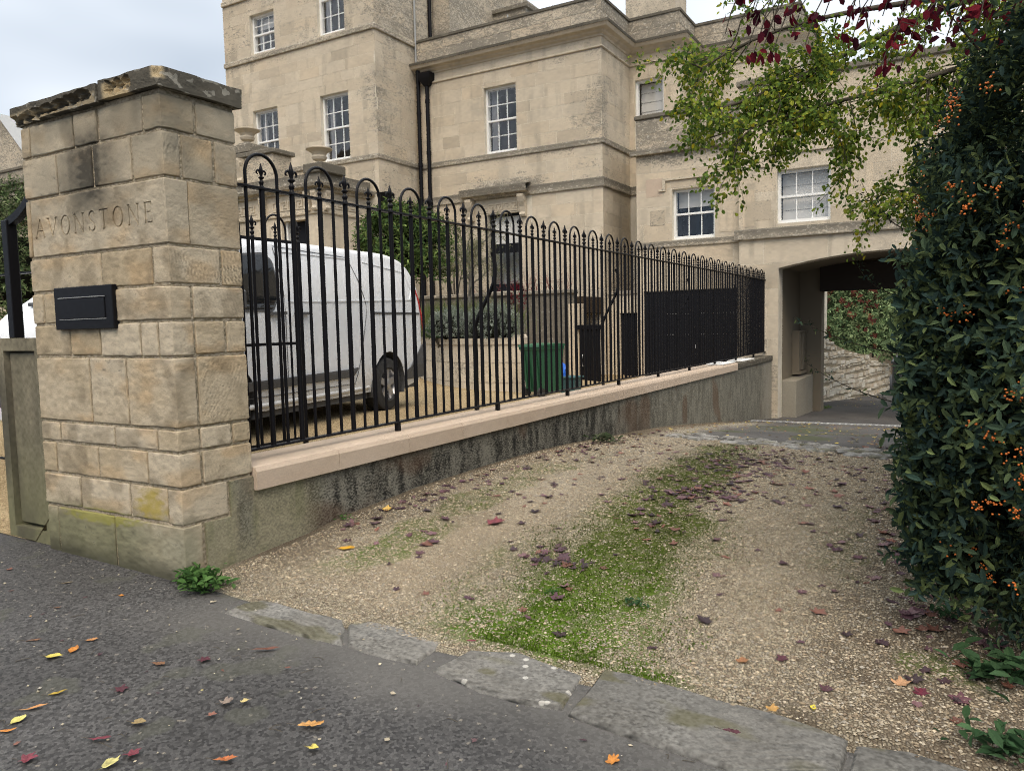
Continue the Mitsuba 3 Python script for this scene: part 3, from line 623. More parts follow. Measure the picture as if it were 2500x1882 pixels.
def sweep(path, prof, c=None, e0=0.0, e1=0.0, wtop=.6, wside=.15):
    """A moulding along a plan path whose vertices run from left to right and away; prof = [(out, z)] closed polygon."""
    b = MB(); n = len(prof); V, C = [], []
    for i, (x, y) in enumerate(path):
        dx = 1.0 if i > 0 else 0.0; dy = -1.0
        if i == len(path) - 1: dx, dy = (1.0, 0.0) if abs(path[i][0] - path[i - 1][0]) < 1e-6 else (0.0, -1.0)
        if i == 0 and abs(path[1][0] - x) < 1e-6: dx, dy = 1.0, 0.0
        for o, z in prof: V.append((x + dx * o + (e1 if i == len(path) - 1 and dx == 0 else 0) - (e0 if i == 0 else 0), y + dy * o, z))
    V = np.array(V); zs = np.array([z for _, z in prof]); wt = wside + (wtop - wside) * (zs - zs.min()) / (np.ptp(zs) + 1e-9)
    C = np.stack([np.full(len(V), .45), np.tile(wt, len(path)), np.zeros(len(V))], 1)
    f = grid_faces(len(path), n, True)
    b.add(V, f, C)
    cap = trimesh.creation.triangulate_polygon(Polygon(prof), engine="earcut")
    if len(cap[0]) == n:
        idx = [int(np.argmin(np.linalg.norm(np.array(prof) - q, axis=1))) for q in cap[0]]; t = np.array(idx)[cap[1]]
        b.add(V[:n], t, C[:n]); b.add(V[-n:], t[:, ::-1], C[-n:])
    return b
def rect(x0, x1, z0, z1): return sbox(x0, z0, x1, z1)
def sash(own, x0, x1, z0, z1, Y, cols=3, rt=2, rb=2, rev=.13, blind=0.0, curtain=True, label=None, split=None, room="room_dark", half=False):
    """A sliding sash window: frame with glazing bars, panes, a dark room, curtains or a blind."""
    w = own + "__window"; ya, yb = Y + rev, Y + rev + .045; fb = .055
    b = MB(); b.box(x0, x0 + fb, ya - .02, yb + .06, z0, z1); b.box(x1 - fb, x1, ya - .02, yb + .06, z0, z1); b.box(x0 + fb, x1 - fb, ya - .02, yb + .06, z1 - fb, z1); b.box(x0 + fb - .01, x1 - fb + .01, ya - .05, yb + .06, z0, z0 + fb + .02)
    xa, xb, za, zb = x0 + fb, x1 - fb, z0 + fb + .02, z1 - fb; zm = za + (zb - za) * (split if split else rb / (rt + rb)) if rt else zb
    if rt: b.box(xa, xb, ya - .004, yb + .03, zm - .022, zm + .022)
    panes = []
    for lo, hi, n, yy in ((za, zm, rb, ya + .045), (zm, zb, rt, ya + .012)):
        if n == 0: continue
        for i in range(1, cols): xx = xa + (xb - xa) * i / cols; b.box(xx - .011, xx + .011, yy - .012, yy + .012, lo, hi)
        for j in range(1, n): zz = lo + (hi - lo) * j / n; b.box(xa, xb, yy - .0105, yy + .0105, zz - .011, zz + .011)
        for i in range(cols):
            for j in range(n): panes.append((xa + (xb - xa) * i / cols, xa + (xb - xa) * (i + 1) / cols, lo + (hi - lo) * j / n, lo + (hi - lo) * (j + 1) / n, yy))
    key = put(w, b, "white_paint", False, **({"label": label} if label else {}))
    for p, q, s, t, yy in panes:
        e = .011; r3 = np.random.default_rng(int(abs(p * 977 + s * 131))).uniform(-.009, .009, 3)
        put(key + "__pane", MB().add([[p + e, yy + r3[0], s + e], [q - e, yy + r3[1], s + e], [q - e, yy + r3[2], t - e], [p + e, yy, t - e]], [[0, 1, 2, 3]]), "window_glass")
    yi = yb + .16; d = MB().box(x0 + .005, x1 - .005, yi + .5, yi + .52, z0 + .005, z1 - .005).box(x0, x0 + .004, yb + .06, yi + .5, z0, z1).box(x1 - .004, x1, yb + .06, yi + .5, z0, z1).box(x0, x1, yb + .06, yi + .5, z0, z0 + .004).box(x0, x1, yb + .06, yi + .5, z1 - .004, z1)
    put(key + "__interior", d, room)
    if blind:
        d = MB(); zb2 = z1 - .05 - (z1 - z0 - .1) * blind; k = max(1, round((z1 - zb2) / .26)); zz = np.linspace(zb2, z1 - .05, k + 1)
        for j in range(k): d.add([[x0 + .06, yi, zz[j]], [x1 - .06, yi, zz[j]], [x1 - .06, yi + .018, zz[j + 1]], [x0 + .06, yi + .018, zz[j + 1]]], [[0, 1, 2, 3]])
        put(key + "__blind", d, "linen")
    if curtain:
        for xx, s in ((x0 + .05, 1), (x1 - .05, -1))[:1 + int(x0 * 7) % 2]:
            k = np.arange(8); xs = xx + s * k * .022; P = np.array([[a, yi + .03 * (i % 2), z] for i, a in enumerate(xs) for z in (z0, z1)]); put(key + "__curtain", MB().add(P, grid_faces(8, 2, False)), "grey_linen")
    return key
def console(x, Y, z0, z1, w=.17, out=.24):
    q = Polygon([(Y, z0), (Y - .10, z0), (Y - .13, z0 + .05), (Y - .10, z0 + .12), (Y - .13, z0 + .25), (Y - out * .8, z0 + .36 * (z1 - z0) + .16), (Y - out, z1 - .06), (Y - out, z1), (Y, z1)])
    b = MB().tm(ex_side(q, x - w / 2, x + w / 2), (.6, .2, 0))
    for s in (-1, 1): b.lathe([(.001, -.012), (.05, -.012), (.07, 0), (.05, .012), (.001, .012)], 12, c=(.6, .3, 0)); v = b.v[-1]; b.v[-1] = np.stack([v[:, 2] + x + s * (w / 2 + .0), v[:, 0] + Y - out * .6, v[:, 1] + z1 - .13], 1)
    return b
def greek_key(x0, x1, z0, z1, Y):
    h = z1 - z0; n = max(2, round((x1 - x0) / (h * 1.15))); p = (x1 - x0) / n; L = []
    for i in range(n):
        a = x0 + i * p; L += [(a, z0), (a, z1), (a + .78 * p, z1), (a + .78 * p, z0 + .30 * h), (a + .36 * p, z0 + .30 * h), (a + .36 * p, z0 + .62 * h), (a + .56 * p, z0 + .62 * h), (a + .56 * p, z0 + .62 * h)]
    b = MB()
    for i in range(n):
        a = x0 + i * p; l = LineString([(a, z0), (a, z1), (a + .80 * p, z1), (a + .80 * p, z0 + .28 * h), (a + .38 * p, z0 + .28 * h), (a + .38 * p, z0 + .64 * h), (a + .60 * p, z0 + .64 * h)])
        b.tm(ex_front(l.buffer(.085 * h, cap_style=2, join_style=2), Y - .022, Y + .004), (.7, .08, 0))
    b.tm(ex_front(rect(x0, x1 + .1 * h, z0 - .085 * h, z0 + .05 * h), Y - .0205, Y + .004), (.7, .08, 0))
    return b

# ---------------------------------------------------------------- the house
hs = thing("stone_house", "tall pale ashlar house with sash windows and stepped parapets", "house")
W = hs + "__wall"
YT, YM, YR, YQ = 16.0, 17.75, 19.58, 20.9
XT, XM, XR, XE, XTL = -13.23, -7.635, -6.27, -3.585, -18.9
T1, T2, T3, T4w = (-17.80, -16.82, 9.26, 10.35), (-15.19, -14.22, 9.25, 11.15), (-17.83, -16.835, 5.905, 7.68), (-15.20, -14.19, 5.905, 7.675)
M1, DR = (-11.02, -10.04, 5.89, 7.61), (-11.0, -9.98, 2.25, 4.30)
R1 = (-7.47, -6.69, 5.9, 7.66)
def hole(p, *hh):
    for h in hh: p = p.difference(rect(*h))
    return p
b = MB().tm(ex_front(hole(rect(XTL, XT, .2, 12.6), T1, T2, T3, T4w), YT, YT + .32), (.4, .1, 0)); b.tm(ex_side(rect(YT + .32, 24, .2, 12.6), XT - .3, XT), (.4, .4, 0))
b.box(XTL, XTL + .3, YT + .32, 24, .2, 12.6, (.4, .3, 0))
b.tm(ex_front(hole(rect(XT, XM, -.3, 8.45), M1, DR), YM, YM + .32), (.4, .1, 0)); b.tm(ex_side(rect(YM + .32, YR, -.3, 8.45), XM - .3, XM), (.4, .2, 0))
b.tm(ex_front(hole(rect(XM - .3, XR, -.3, 8.45), R1), YR, YR + .32), (.4, .1, 0)); b.tm(ex_side(rect(YR + .32, YQ, -.3, 8.45), XR - .3, XR), (.4, .1, 0))
b.tm(ex_front(rect(XR - .3, XE, -.3, 8.45), YQ, YQ + .3), (.4, .1, 0)); b.tm(ex_side(rect(YQ + .3, 26, -.3, 8.45), XE - .3, XE), (.4, .2, 0))
b.c = [c * 0 + (2.0, 0, 0) for c in b.c]; put(W, b, "ashlar", False, "uv", label="mortar bed behind the ashlar facing")
def sm(a, b_, x): t = np.clip((x - a) / (b_ - a), 0, 1); return t * t * (3 - 2 * t)
def ledge(P, zs): return max(.46 * float(meshkit.noise(np.array([[P[0] * 1.3, P[1] * 1.3, zb]]))[0]) * (1 - sm(.0, .34, zb - P[2])) if P[2] <= zb else 0. for zb in zs)
def w_tower(P):
    x, y, z = P; w = max(.10, ledge(P, (5.773, 9.07, 10.81)))
    if y > YT + .05: w = .34 + .22 * sm(8.3, 9.8, z) - .12 * sm(16.4, 17.6, y)
    w = max(w, .46 * sm(-13.65, -13.25, x) * sm(5.7, 6.4, z) * (1 - sm(7.9, 8.5, z)) if y < YT + .05 else .58 * (1 - sm(16, 16.5, y)) * (1 - sm(8.0, 8.5, z)))
    if y < YT + .05 and z > 9.2: w = max(w, .40 * sm(-14.6, -13.3, x), .22)
    return w
def w_mid(P):
    x, y, z = P; w = max(.06 + .08 * sm(-10, -8, x), ledge(P, (5.745, 4.70, 8.02)))
    if y > YM + .05: return .20 + .25 * (1 - sm(17.75, 18.4, y)) * (1 - sm(7.2, 7.9, z))
    w = max(w, .50 * sm(-8.6, -7.7, x) * sm(5.7, 6.2, z) * (1 - sm(7.0, 7.6, z)), .30 * sm(-9.8, -8.2, x) * (1 - sm(6.2, 7.0, z)) * (z > 5.7))
    if z < 5.74: w = max(w, .75 * (1 - sm(4.98, 5.35, z)) * sm(-12.0, -11.5, x) * (1 - sm(-9.8, -9.3, x)), .35 * sm(-8.3, -7.8, x) * (1 - sm(5.0, 5.5, z)))
    if z < 4.7: w = .04
    return w
def w_rec(P): return .05
J = .31
courses(W, "f", YT, XTL, XT, 5.905, 9.07, w_tower, 1, [T3, T4w, T1, T2], e1=.005); courses(W, "f", YT, XTL, XT, 9.21, 10.81, w_tower, 2, [T1, T2], e1=.005); courses(W, "f", YT, XTL, XT, 4.9, 5.773, w_tower, 3, [], e1=.005); courses(W, "f", YT, XTL, XT, 10.95, 12.5, w_tower, 31, [T2], e1=.005)
courses(W, "s", XT, YT + .005, YM, 5.905, 9.07, w_tower, 4); courses(W, "s", XT, YT + .005, 23.9, 9.21, 12.5, w_tower, 5); courses(W, "s", XT, YT + .005, YM, 2.0, 5.773, w_tower, 6)
courses(W, "f", YM, XT, XM, 5.885, 8.02, w_mid, 7, [M1], e1=.005, ch=.32); courses(W, "f", YM, XT, XM, 4.93, 5.745, w_mid, 8, [], e1=.005, ch=.27); courses(W, "f", YM, XT, XM, .9, 4.70, w_mid, 9, [(DR[0] - .35, DR[1] + .35, DR[2] - 2, 4.72)], e1=.005, ch=.31); courses(W, "f", YM, XT, XM, 8.075, 8.3, w_mid, 10, [], e1=.005, ln=1.3)
courses(W, "s", XM, YM + .005, YR, 5.885, 8.02, w_mid, 11, ch=.32); courses(W, "s", XM, YM + .005, YR, 4.93, 5.745, w_mid, 12, ch=.27); courses(W, "s", XM, YM + .005, YR, -.2, 4.70, w_rec, 13); courses(W, "s", XM, YM + .005, YR, 8.075, 8.3, w_mid, 14, ln=1.3)
courses(W, "f", YR, XM, XR, 4.93, 8.02, w_rec, 15, [R1], e1=.005); courses(W, "f", YR, XM, XR, 8.075, 8.3, w_rec, 16, [], e1=.005); courses(W, "s", XR, YR + .005, YQ, 5.5, 8.02, w_rec, 17); courses(W, "s", XR, YR + .005, YQ, 8.075, 8.3, w_rec, 18)
courses(W, "f", YQ, XR, XE, 6.0, 8.02, w_rec, 19, [], e1=.005, ch=.33, ln=.9); courses(W, "f", YQ, XR, XE, 8.075, 8.3, w_rec, 20, [], e1=.005)
# bands, cornice, parapet
PT = [(XTL, YT), (XT, YT), (XT, YM)]; PM = [(XT, YM), (XM, YM), (XM, YR), (XR, YR), (XR, YQ), (XE, YQ), (XE, 26.0)]
bn = lambda z0, z1, o=.05: [(-.02, z0), (o - .008, z0), (o, z0 + .02), (o, z1 - .03), (o - .02, z1), (-.02, z1 + .012)]
put(hs + "__string_course", sweep(PT, bn(5.775, 5.90), wtop=.75, wside=.45), "ashlar", False, "uv")
put(hs + "__string_course", sweep(PT, bn(9.07, 9.205, .06), wtop=.6, wside=.4), "ashlar", False, "uv")
put(hs + "__string_course", sweep([(XTL, YT), (XT, YT), (XT, 24)], bn(10.81, 10.95, .06), wtop=.4, wside=.2), "ashlar", False, "uv")
put(hs + "__string_course", sweep(PM[:4], bn(5.745, 5.885), wtop=.85, wside=.5), "ashlar", False, "uv")
put(hs + "__string_course", sweep(PM[:4], bn(4.70, 4.93, .055), wtop=.95, wside=.45), "ashlar", False, "uv")
put(hs + "__frieze_moulding", sweep(PM, [(-.02, 8.02), (.02, 8.02), (.045, 8.035), (.045, 8.055), (.03, 8.075), (-.02, 8.08)], wtop=.1, wside=.05), "ashlar", False, "uv")
put(hs + "__cornice", sweep(PM, [(-.02, 8.29), (.03, 8.29), (.04, 8.33), (.10, 8.36), (.13, 8.40), (.24, 8.425), (.27, 8.47), (.29, 8.50), (-.02, 8.502)], wtop=.18, wside=.05), "ashlar", False, "uv", label="projecting moulded cornice")
put(hs + "__cornice_lead", sweep(PM, [(-.02, 8.503), (.305, 8.498), (.315, 8.56), (.0, 8.64), (-.02, 8.64)], wtop=1.0, wside=1.0), "ashlar", False, "uv", label="black weathered top of the cornice")
put(hs + "__parapet", sweep(PM, [(-.02, 8.59), (.0, 8.59), (.0, 9.20), (-.30, 9.20), (-.30, 8.45)], wtop=.55, wside=.62), "ashlar", False, "uv", label="grey lichened parapet")
put(hs + "__parapet_coping", sweep(PM, [(-.33, 9.19), (.035, 9.19), (.035, 9.255), (-.15, 9.30), (-.33, 9.26)], wtop=1.0, wside=1.0), "ashlar", False, "uv", label="dark lichened parapet coping")
wp = lambda P: .50 + .12 * math.sin(P[0] * 3 + P[2] * 2)
courses(W, "f", YM, XT, XM, 8.60, 9.195, wp, 41, [], e1=.005, ln=.95); courses(W, "s", XM, YM + .005, YR, 8.60, 9.195, wp, 42); courses(W, "f", YR, XM, XR, 8.60, 9.195, lambda P: .62, 43, [], e1=.005, ln=.9); courses(W, "s", XR, YR + .005, YQ, 8.60, 9.195, lambda P: .5, 44); courses(W, "f", YQ, XR, XE, 8.60, 9.195, lambda P: .55, 45, [], e1=.005, ln=.9)
finish_stones(W)
# rear block, chimney, gable
b = MB().box(-13.22, -12.03, 22.01, 26, 8, 11.35, (.5, .62, 0)).box(-13.22, -11.95, 21.92, 26, 11.35, 11.47, (.4, .8, 0)).box(-15.0, -13.22, 24.0, 27, 8, 12.6, (.5, .5, 0)); put(hs + "__rear_block", b, "ashlar", False, "uv")
b = MB().add([[-13.2, 18.6, 8.5], [-12.62, 18.6, 8.5], [-12.62, 18.6, 11.9], [-13.2, 18.6, 11.9], [-13.2, 22, 8.5], [-12.62, 22, 8.5], [-12.62, 22, 9.2], [-13.2, 22, 9.2]], [[0, 1, 2, 3], [5, 4, 7, 6], [1, 5, 6, 2], [0, 3, 7, 4], [3, 2, 6, 7]], (.3, .52, 0)); put(hs + "__lean_to_wall", b, "ashlar", False, "uv", label="grey gable wall behind the parapet")
b = MB().box(-8.35, -6.9, 21.2, 22.2, 8.4, 11.4, (.6, .28, 0)); put(hs + "__chimney", b, "ashlar", False, "uv")
put(hs + "__roof", MB().box(XTL + .3, XM - .31, YM + .33, 25.9, 8.2, 8.42).box(XM - .31, XE - .3, YQ + .31, 25.9, 8.2, 8.42), "grey_zinc")
b = MB().tube([(-13.45 + .28, 18.4, 8.6), (-13.45 + .28, 18.4, 12.5)], .055, 10); put(hs + "__rear_pipe", b, "black_paint", True)
b = MB().tube([(-10.9, 18.9, 9.0), (-10.9, 18.9, 9.85)], .02, 8).box(-11.15, -10.85, 18.8, 19.0, 9.0, 9.32); put(hs + "__aerial_bracket", b, "grey_zinc")
# windows
sash(hs, *T1, YT, blind=.28, label="upper sash window at the far left with a half drawn blind"); sash(hs, *T2, YT, label="upper sash window cut by the top of the picture"); sash(hs, *T3, YT, label="lower sash window behind the left urn"); sash(hs, *T4w, YT, label="lower sash window above the right urn")
sash(hs, *M1, YM, label="tall sash window alone in the middle wall")
sash(hs, *R1, YR, cols=1, rt=0, rb=1, rev=.10, blind=1.0, curtain=False, label="plain window with a pale blind in the recess")
# door with hood, consoles and key frieze
dk = put(hs + "__garden_door", MB().box(DR[0], DR[0] + .09, YM + .14, YM + .24, DR[2], DR[3]).box(DR[1] - .09, DR[1], YM + .14, YM + .24, DR[2], DR[3]).box(DR[0] + .09, DR[1] - .09, YM + .14, YM + .24, DR[3] - .06, DR[3]).box(DR[0] + .09, DR[1] - .09, YM + .14, YM + .24, 3.28, 3.52).box(DR[0] + .09, DR[1] - .09, YM + .14, YM + .24, DR[2], DR[2] + .2).box(-10.51, -10.46, YM + .15, YM + .23, DR[2] + .2, 3.28), "black_timber", label="glazed garden door under the stone hood")
put(dk + "__fanlight", MB().box(DR[0] + .09, DR[1] - .09, YM + .19, YM + .2, 3.52, DR[3] - .06), "linen", label="pale blind behind the door's upper light")
for q in ((-10.91, -10.51), (-10.46, -10.07)): put(dk + "__pane", MB().add([[q[0], YM + .19, DR[2] + .2], [q[1], YM + .19, DR[2] + .2], [q[1], YM + .19, 3.28], [q[0], YM + .19, 3.28]], [[0, 1, 2, 3]]), "window_glass")
put(dk + "__interior", MB().box(DR[0], DR[1], YM + .8, YM + .82, DR[2], 3.5), "linen")
hd = put(hs + "__door_hood", sweep([(-11.70, YM), (-9.64, YM)], [(0, 4.72), (.10, 4.72), (.14, 4.76), (.26, 4.79), (.29, 4.86), (.31, 4.93), (.31, 4.96), (0, 5.03)], wtop=1.0, wside=.35), "ashlar", False, "uv", label="weathered stone door hood on scrolled consoles")
for x in (-11.48, -9.86): put(hd + "__console", console(x, YM, 4.16, 4.72), "ashlar", False, "uv")
put(hd + "__key_frieze", greek_key(-11.18, -10.02, 4.36, 4.56, YM), "ashlar", False, "uv", label="carved Greek key frieze"); put(hd + "__frieze", MB().box(-11.36, -9.98, YM - .004, YM + .1, 4.30, 4.72, (.7, .06, 0)), "ashlar", False, "uv")
put(hd + "__architrave", MB().box(-11.30, -11.0, YM - .03, YM + .1, 2.25, 4.298, (.6, .05, 0)).box(-9.98, -9.68, YM - .03, YM + .1, 2.25, 4.15, (.6, .05, 0)), "ashlar", False, "uv")
# downpipes with hopper
b = MB().tube([(-13.07, 17.62, 5.0 - 3), (-13.07, 17.62, 8.37)], .055, 12)
for z in (3, 4.4, 5.8, 7.2, 8.3): b.tube([(-13.07, 17.62, z), (-13.07, 17.62, z + .09)], .066, 12)
put(hs + "__downpipe", b, "black_paint", 40)
b = MB().tube([(-12.80, 17.66, 2), (-12.80, 17.66, 7.95)], .055, 12)
for z in (3.2, 4.8, 6.1, 7.5): b.tube([(-12.80, 17.66, z), (-12.80, 17.66, z + .09)], .066, 12)
h = m3d.Manifold.hull_points(np.array([(-12.98, 17.5, 8.29), (-12.60, 17.5, 8.29), (-12.98, 17.74, 8.29), (-12.60, 17.74, 8.29), (-12.98, 17.5, 8.12), (-12.60, 17.5, 8.12), (-12.98, 17.74, 8.12), (-12.60, 17.74, 8.12), (-12.87, 17.6, 7.95), (-12.73, 17.6, 7.95), (-12.87, 17.73, 7.95), (-12.73, 17.73, 7.95)])); b.mani(h)
put(hs + "__downpipe", b, "black_paint", 40, label="black downpipe with a rainwater hopper")
put(hs + "__lead_flashing", MB().tube([(-13.185, 17.70, 8.5), (-13.185, 17.70, 12.4)], .03, 8), "grey_zinc", True)
# entrance porch in front of the tall block
YP2, XP2 = 14.2, -13.6
DP = (-14.98, -14.13, 1.0, 4.09)
PW = hs + "__porch"
b = MB().tm(ex_front(hole(rect(-18.0, XP2, .2, 5.0), DP), YP2, YP2 + .3), (.6, .06, 0)); b.tm(ex_side(rect(YP2 + .3, YT, .2, 5.0), XP2 - .3, XP2), (.6, .06, 0)); b.box(-18, XP2 - .3, YP2 + .3, YT, 4.8, 5.0, (.5, .5, 0)); put(PW, b, "ashlar", False, "uv", label="stone entrance porch with a Greek key frieze")
pp = [(-18.0, YP2), (XP2, YP2), (XP2, YT)]
put(PW + "__architrave", sweep(pp, [(0, 4.20), (.04, 4.20), (.05, 4.235), (.03, 4.25), (.03, 4.285), (.0, 4.30)], wtop=.2, wside=.2), "ashlar", False, "uv")
put(PW + "__cornice", sweep(pp, [(0, 4.74), (.07, 4.74), (.10, 4.79), (.22, 4.83), (.25, 4.90), (.25, 4.93), (.06, 4.96), (.06, 5.17), (0, 5.18)], wtop=.88, wside=.45), "ashlar", False, "uv", label="porch cornice dark with lichen")
put(PW + "__key_frieze", greek_key(-15.25, -14.18, 4.37, 4.58, YP2), "ashlar", False, "uv"); put(PW + "__key_frieze", greek_key(-16.9, -15.9, 4.37, 4.58, YP2), "ashlar", False, "uv")
g2 = greek_key(0, 1.15, 4.37, 4.58, 0); v = g2.V; g2.v = [np.stack([XP2 - v[:, 1], YP2 + .3 + v[:, 0], v[:, 2]], 1)]; g2.f = [g2.F[:, ::-1]]; g2.c = [g2.C]; put(PW + "__key_frieze", g2, "ashlar", False, "uv")
for x in (-15.55, -13.98, -13.72): put(PW + "__console", console(x, YP2, 4.27, 4.74, .15, .16), "ashlar", False, "uv")
c3 = console(0, 0, 4.27, 4.74, .15, .16); v = c3.V; c3.v = [np.stack([XP2 - v[:, 1], YP2 + .12 + v[:, 0], v[:, 2]], 1)]; c3.f = [c3.F]; c3.c = [c3.C]; put(PW + "__console", c3, "ashlar", False, "uv")
pd_ = put(PW + "__door", MB().box(DP[0], DP[1], YP2 + .24, YP2 + .29, DP[2], DP[3]), "black_timber", label="dark porch door"); put(pd_[:0] + PW + "__door_frame", MB().box(DP[1] - .09, DP[1] - .02, YP2 + .12, YP2 + .22, DP[2], DP[3]).box(DP[0] + .02, DP[0] + .09, YP2 + .12, YP2 + .22, DP[2], DP[3]), "white_paint")
put(PW + "__blocking_course", MB().cbox(-14.05, -13.42, YP2 - .12, YP2 + .75, 5.17, 5.40, .02, (.3, .9, 0)).cbox(-17.4, -15.15, YP2 - .05, YP2 + .6, 5.17, 5.83, .01, (.5, .35, 0)).cbox(-17.45, -15.05, YP2 - .12, YP2 + .66, 5.83, 5.95, .02, (.3, .85, 0)).cbox(-16.62, -15.92, YP2 - .1, YP2 + .6, 5.95, 6.20, .03, (.5, .75, 0)), "ashlar", False, "uv", label="lichened blocks carrying the urns")
put(PW + "__console", console(-16.32, YP2 - .05, 5.2, 5.8, .3, .22), "ashlar", False, "uv")
urn = [(.001, 0), (.15, 0), (.16, .03), (.10, .05), (.075, .08), (.085, .10), (.16, .13), (.19, .19), (.17, .225), (.16, .24), (.20, .30), (.29, .36), (.325, .375), (.33, .395), (.31, .405), (.24, .37), (.001, .30)]
for k, (x, y, z, lab) in enumerate(((-13.78, 14.40, 5.395, "pale stone urn on the right corner of the porch"), (-16.25, 14.35, 6.198, "pale stone urn beside the pillar, left on the porch"))):
    u = thing("stone_urn", lab, "urn", "stone urns on the porch"); put(u + "__bowl", MB().lathe(np.array(urn) * (1, 1.0), 28, (x, y, z), (.85, .12, 0)), "ashlar", False, "uv"); put(u + "__base", MB().cbox(x - .17, x + .17, y - .17, y + .17, z - .01, z + .035, .008, (.5, .8, 0)), "ashlar", False, "uv")
ln = thing("wall_lantern", "black lantern on the house wall above the green bush", "lantern")
h = m3d.Manifold.hull_points(np.array([(-13.19 + a * .16, 15.98 + b_ * .16, 4.86) for a in (-.1, 2) for b_ in (-1, 1)] + [(-13.19 + a * .07 + .1, 15.98 + b_ * .07, 4.58) for a in (-1, 1) for b_ in (-1, 1)])); put(ln + "__case", MB().mani(h), "black_paint"); put(ln + "__bracket", MB().box(-13.225, -13.0, 15.95, 16.01, 4.50, 4.60), "black_paint")

# ---------------------------------------------------------------- wing with the carriage arch
ar = thing("arch_building", "lower ashlar wing with a wide carriage arch and a garage", "building")
AW = ar + "__wall"
YW, YA, XW, XA, XJ = 17.75, 17.60, -6.755, -4.285, -3.43
W1, A1 = (-5.875, -4.87, 3.26, 4.425), (-3.47, -2.38, 3.42, 4.56)
XO, SP, AP = 1.20, 2.455, 2.715                       # right side of the arch, springing, crown
Rr = (((XO - XJ) / 2) ** 2 + (AP - SP) ** 2) / (2 * (AP - SP)); cx_ = (XJ + XO) / 2
t = np.linspace(XJ, XO, 33); arc = [(x, AP - Rr + math.sqrt(Rr ** 2 - (x - cx_) ** 2)) for x in t]
archo = Polygon([(XJ, -1.6)] + arc + [(XO, -1.6)])
GAR = (-6.60, -4.36, -.35, 2.075)
b = MB().tm(ex_front(rect(XA, 4.5, -1.6, 6.44).difference(archo).difference(rect(*A1)), YA, YA + .45), (.5, .1, 0))
b.tm(ex_front(rect(XW, XA, -.6, 5.29).difference(rect(*W1)).difference(rect(*GAR)), YW, YW + .32), (.5, .1, 0))
b.c = [c * 0 + (2.0, 0, 0) for c in b.c]; put(AW, b, "ashlar", False, "uv", label="mortar bed behind the wing's ashlar facing")
def w_wing(P): return max(.10, ledge(P, (5.29, 6.44))) + .35 * sm(4.9, 5.25, P[2]) * (P[0] < XA) + .16 * (1 - sm(3.3, 3.6, P[2])) * (P[2] > 3.2)
courses(AW, "f", YW, XW, XA, 3.235, 5.29, w_wing, 51, [W1], ch=.40, ln=.95, e0=.004); courses(AW, "f", YW, XW, XA, -.3, 3.095, lambda P: .04, 52, [GAR], ch=.42, ln=1.2, e0=.004)
courses(AW, "f", YA, XA, 4.5, 3.335, 6.44, lambda P: .14, 53, [A1], ch=.40, ln=.85, e0=.005)
courses(AW, "f", YA, XA, 4.5, -1.3, 3.115, lambda P: .10 + .5 * (1 - sm(.35, .75, P[2])) * (P[0] < -3.4), 54, [], ch=.55, ln=1.15, e0=.005, poly=rect(XA, 4.5, -1.6, 3.2).difference(archo.buffer(.001)))
courses(AW, "f", YW, XW, XA, 5.42, 6.13, lambda P: .50, 55, [], ch=.36, ln=.9, e0=.004)
put(ar + "__string_course", sweep([(XW - .05, YW), (XA, YW)], bn(3.095, 3.235, .045), wtop=.9, wside=.5), "ashlar", False, "uv")
put(ar + "__string_course", sweep([(XA - .09, YA), (4.5, YA)], bn(3.115, 3.335, .09), wtop=.9, wside=.5), "ashlar", False, "uv")
put(ar + "__string_course", sweep([(XW - .12, YW), (XA, YW)], bn(5.29, 5.40, .13), wtop=1.0, wside=.5), "ashlar", False, "uv")
put(ar + "__parapet", MB().box(XW, XA, YW + .003, YW + .3, 5.40, 6.13, (.4, .5, 0)).box(XW, XW + .3, YW + .3, YR, 5.40, 6.13, (.4, .5, 0)), "ashlar", False, "uv")
put(ar + "__parapet_coping", MB().cbox(XW - .04, XA, YW - .05, YW + .34, 6.13, 6.24, .02, (.3, .85, 0)), "ashlar", False, "uv")
put(ar + "__parapet_coping", MB().cbox(XA - .05, 4.55, YA - .07, YA + .5, 6.44, 6.58, .02, (.3, .8, 0)), "ashlar", False, "uv")
for (x0, x1, z, Y) in ((-6.10, -4.66, 4.64, YW), (-3.75, -2.10, 4.90, YA)):
    b = MB(); b.box(x0, x1, Y - .05, Y + .02, z, z + .055, (.7, .25, 0)); 
    for x in (x0 - .0, x1 - .07): b.box(x, x + .07, Y - .048, Y + .02, z - .18, z - .001, (.7, .2, 0))
    for x in (x0 - .10, x1 - .07): b.box(x, x + .17, Y - .0495, Y + .02, z - .235, z - .181, (.6, .3, 0))
    put(ar + "__hood_mould", b, "ashlar", False, "uv")
finish_stones(AW)
put(AW + "__patch", MB().cbox(-6.52, -6.12, YW - .008, YW + .01, 4.30, 4.72, .003, (.9, 0, 0)), "new_stone", label="pale cement patch on the wall")
for k, (x0, x1, z0, z1, Y, tn, w) in enumerate(((-6.42, -6.05, 3.62, 3.98, YW, .02, .30), (-4.78, -4.45, 3.35, 3.80, YW, .90, .0), (-4.02, -3.60, 3.52, 3.95, YA, .02, .25), (-4.2, -3.95, 3.40, 4.2, YA, .95, .0), (-2.32, -1.75, 3.9, 4.35, YA, .12, .1), (-1.70, -1.58, 3.4, 4.5, YA, 1.0, .12))): put(AW + "__replaced_stone", MB().cbox(x0, x1, Y - .012, Y + .01, z0, z1, .003, (tn, w, 0)), "ashlar", False, "uv")
sash(ar, *W1, YW, cols=3, rt=1, rb=1, blind=.0, curtain=False, label="six pane window above the garage with a half blind"); sash(ar, *A1, YA, cols=3, rt=1, rb=1, rev=.12, blind=1.0, curtain=False, label="six pane window with white blinds above the arch")
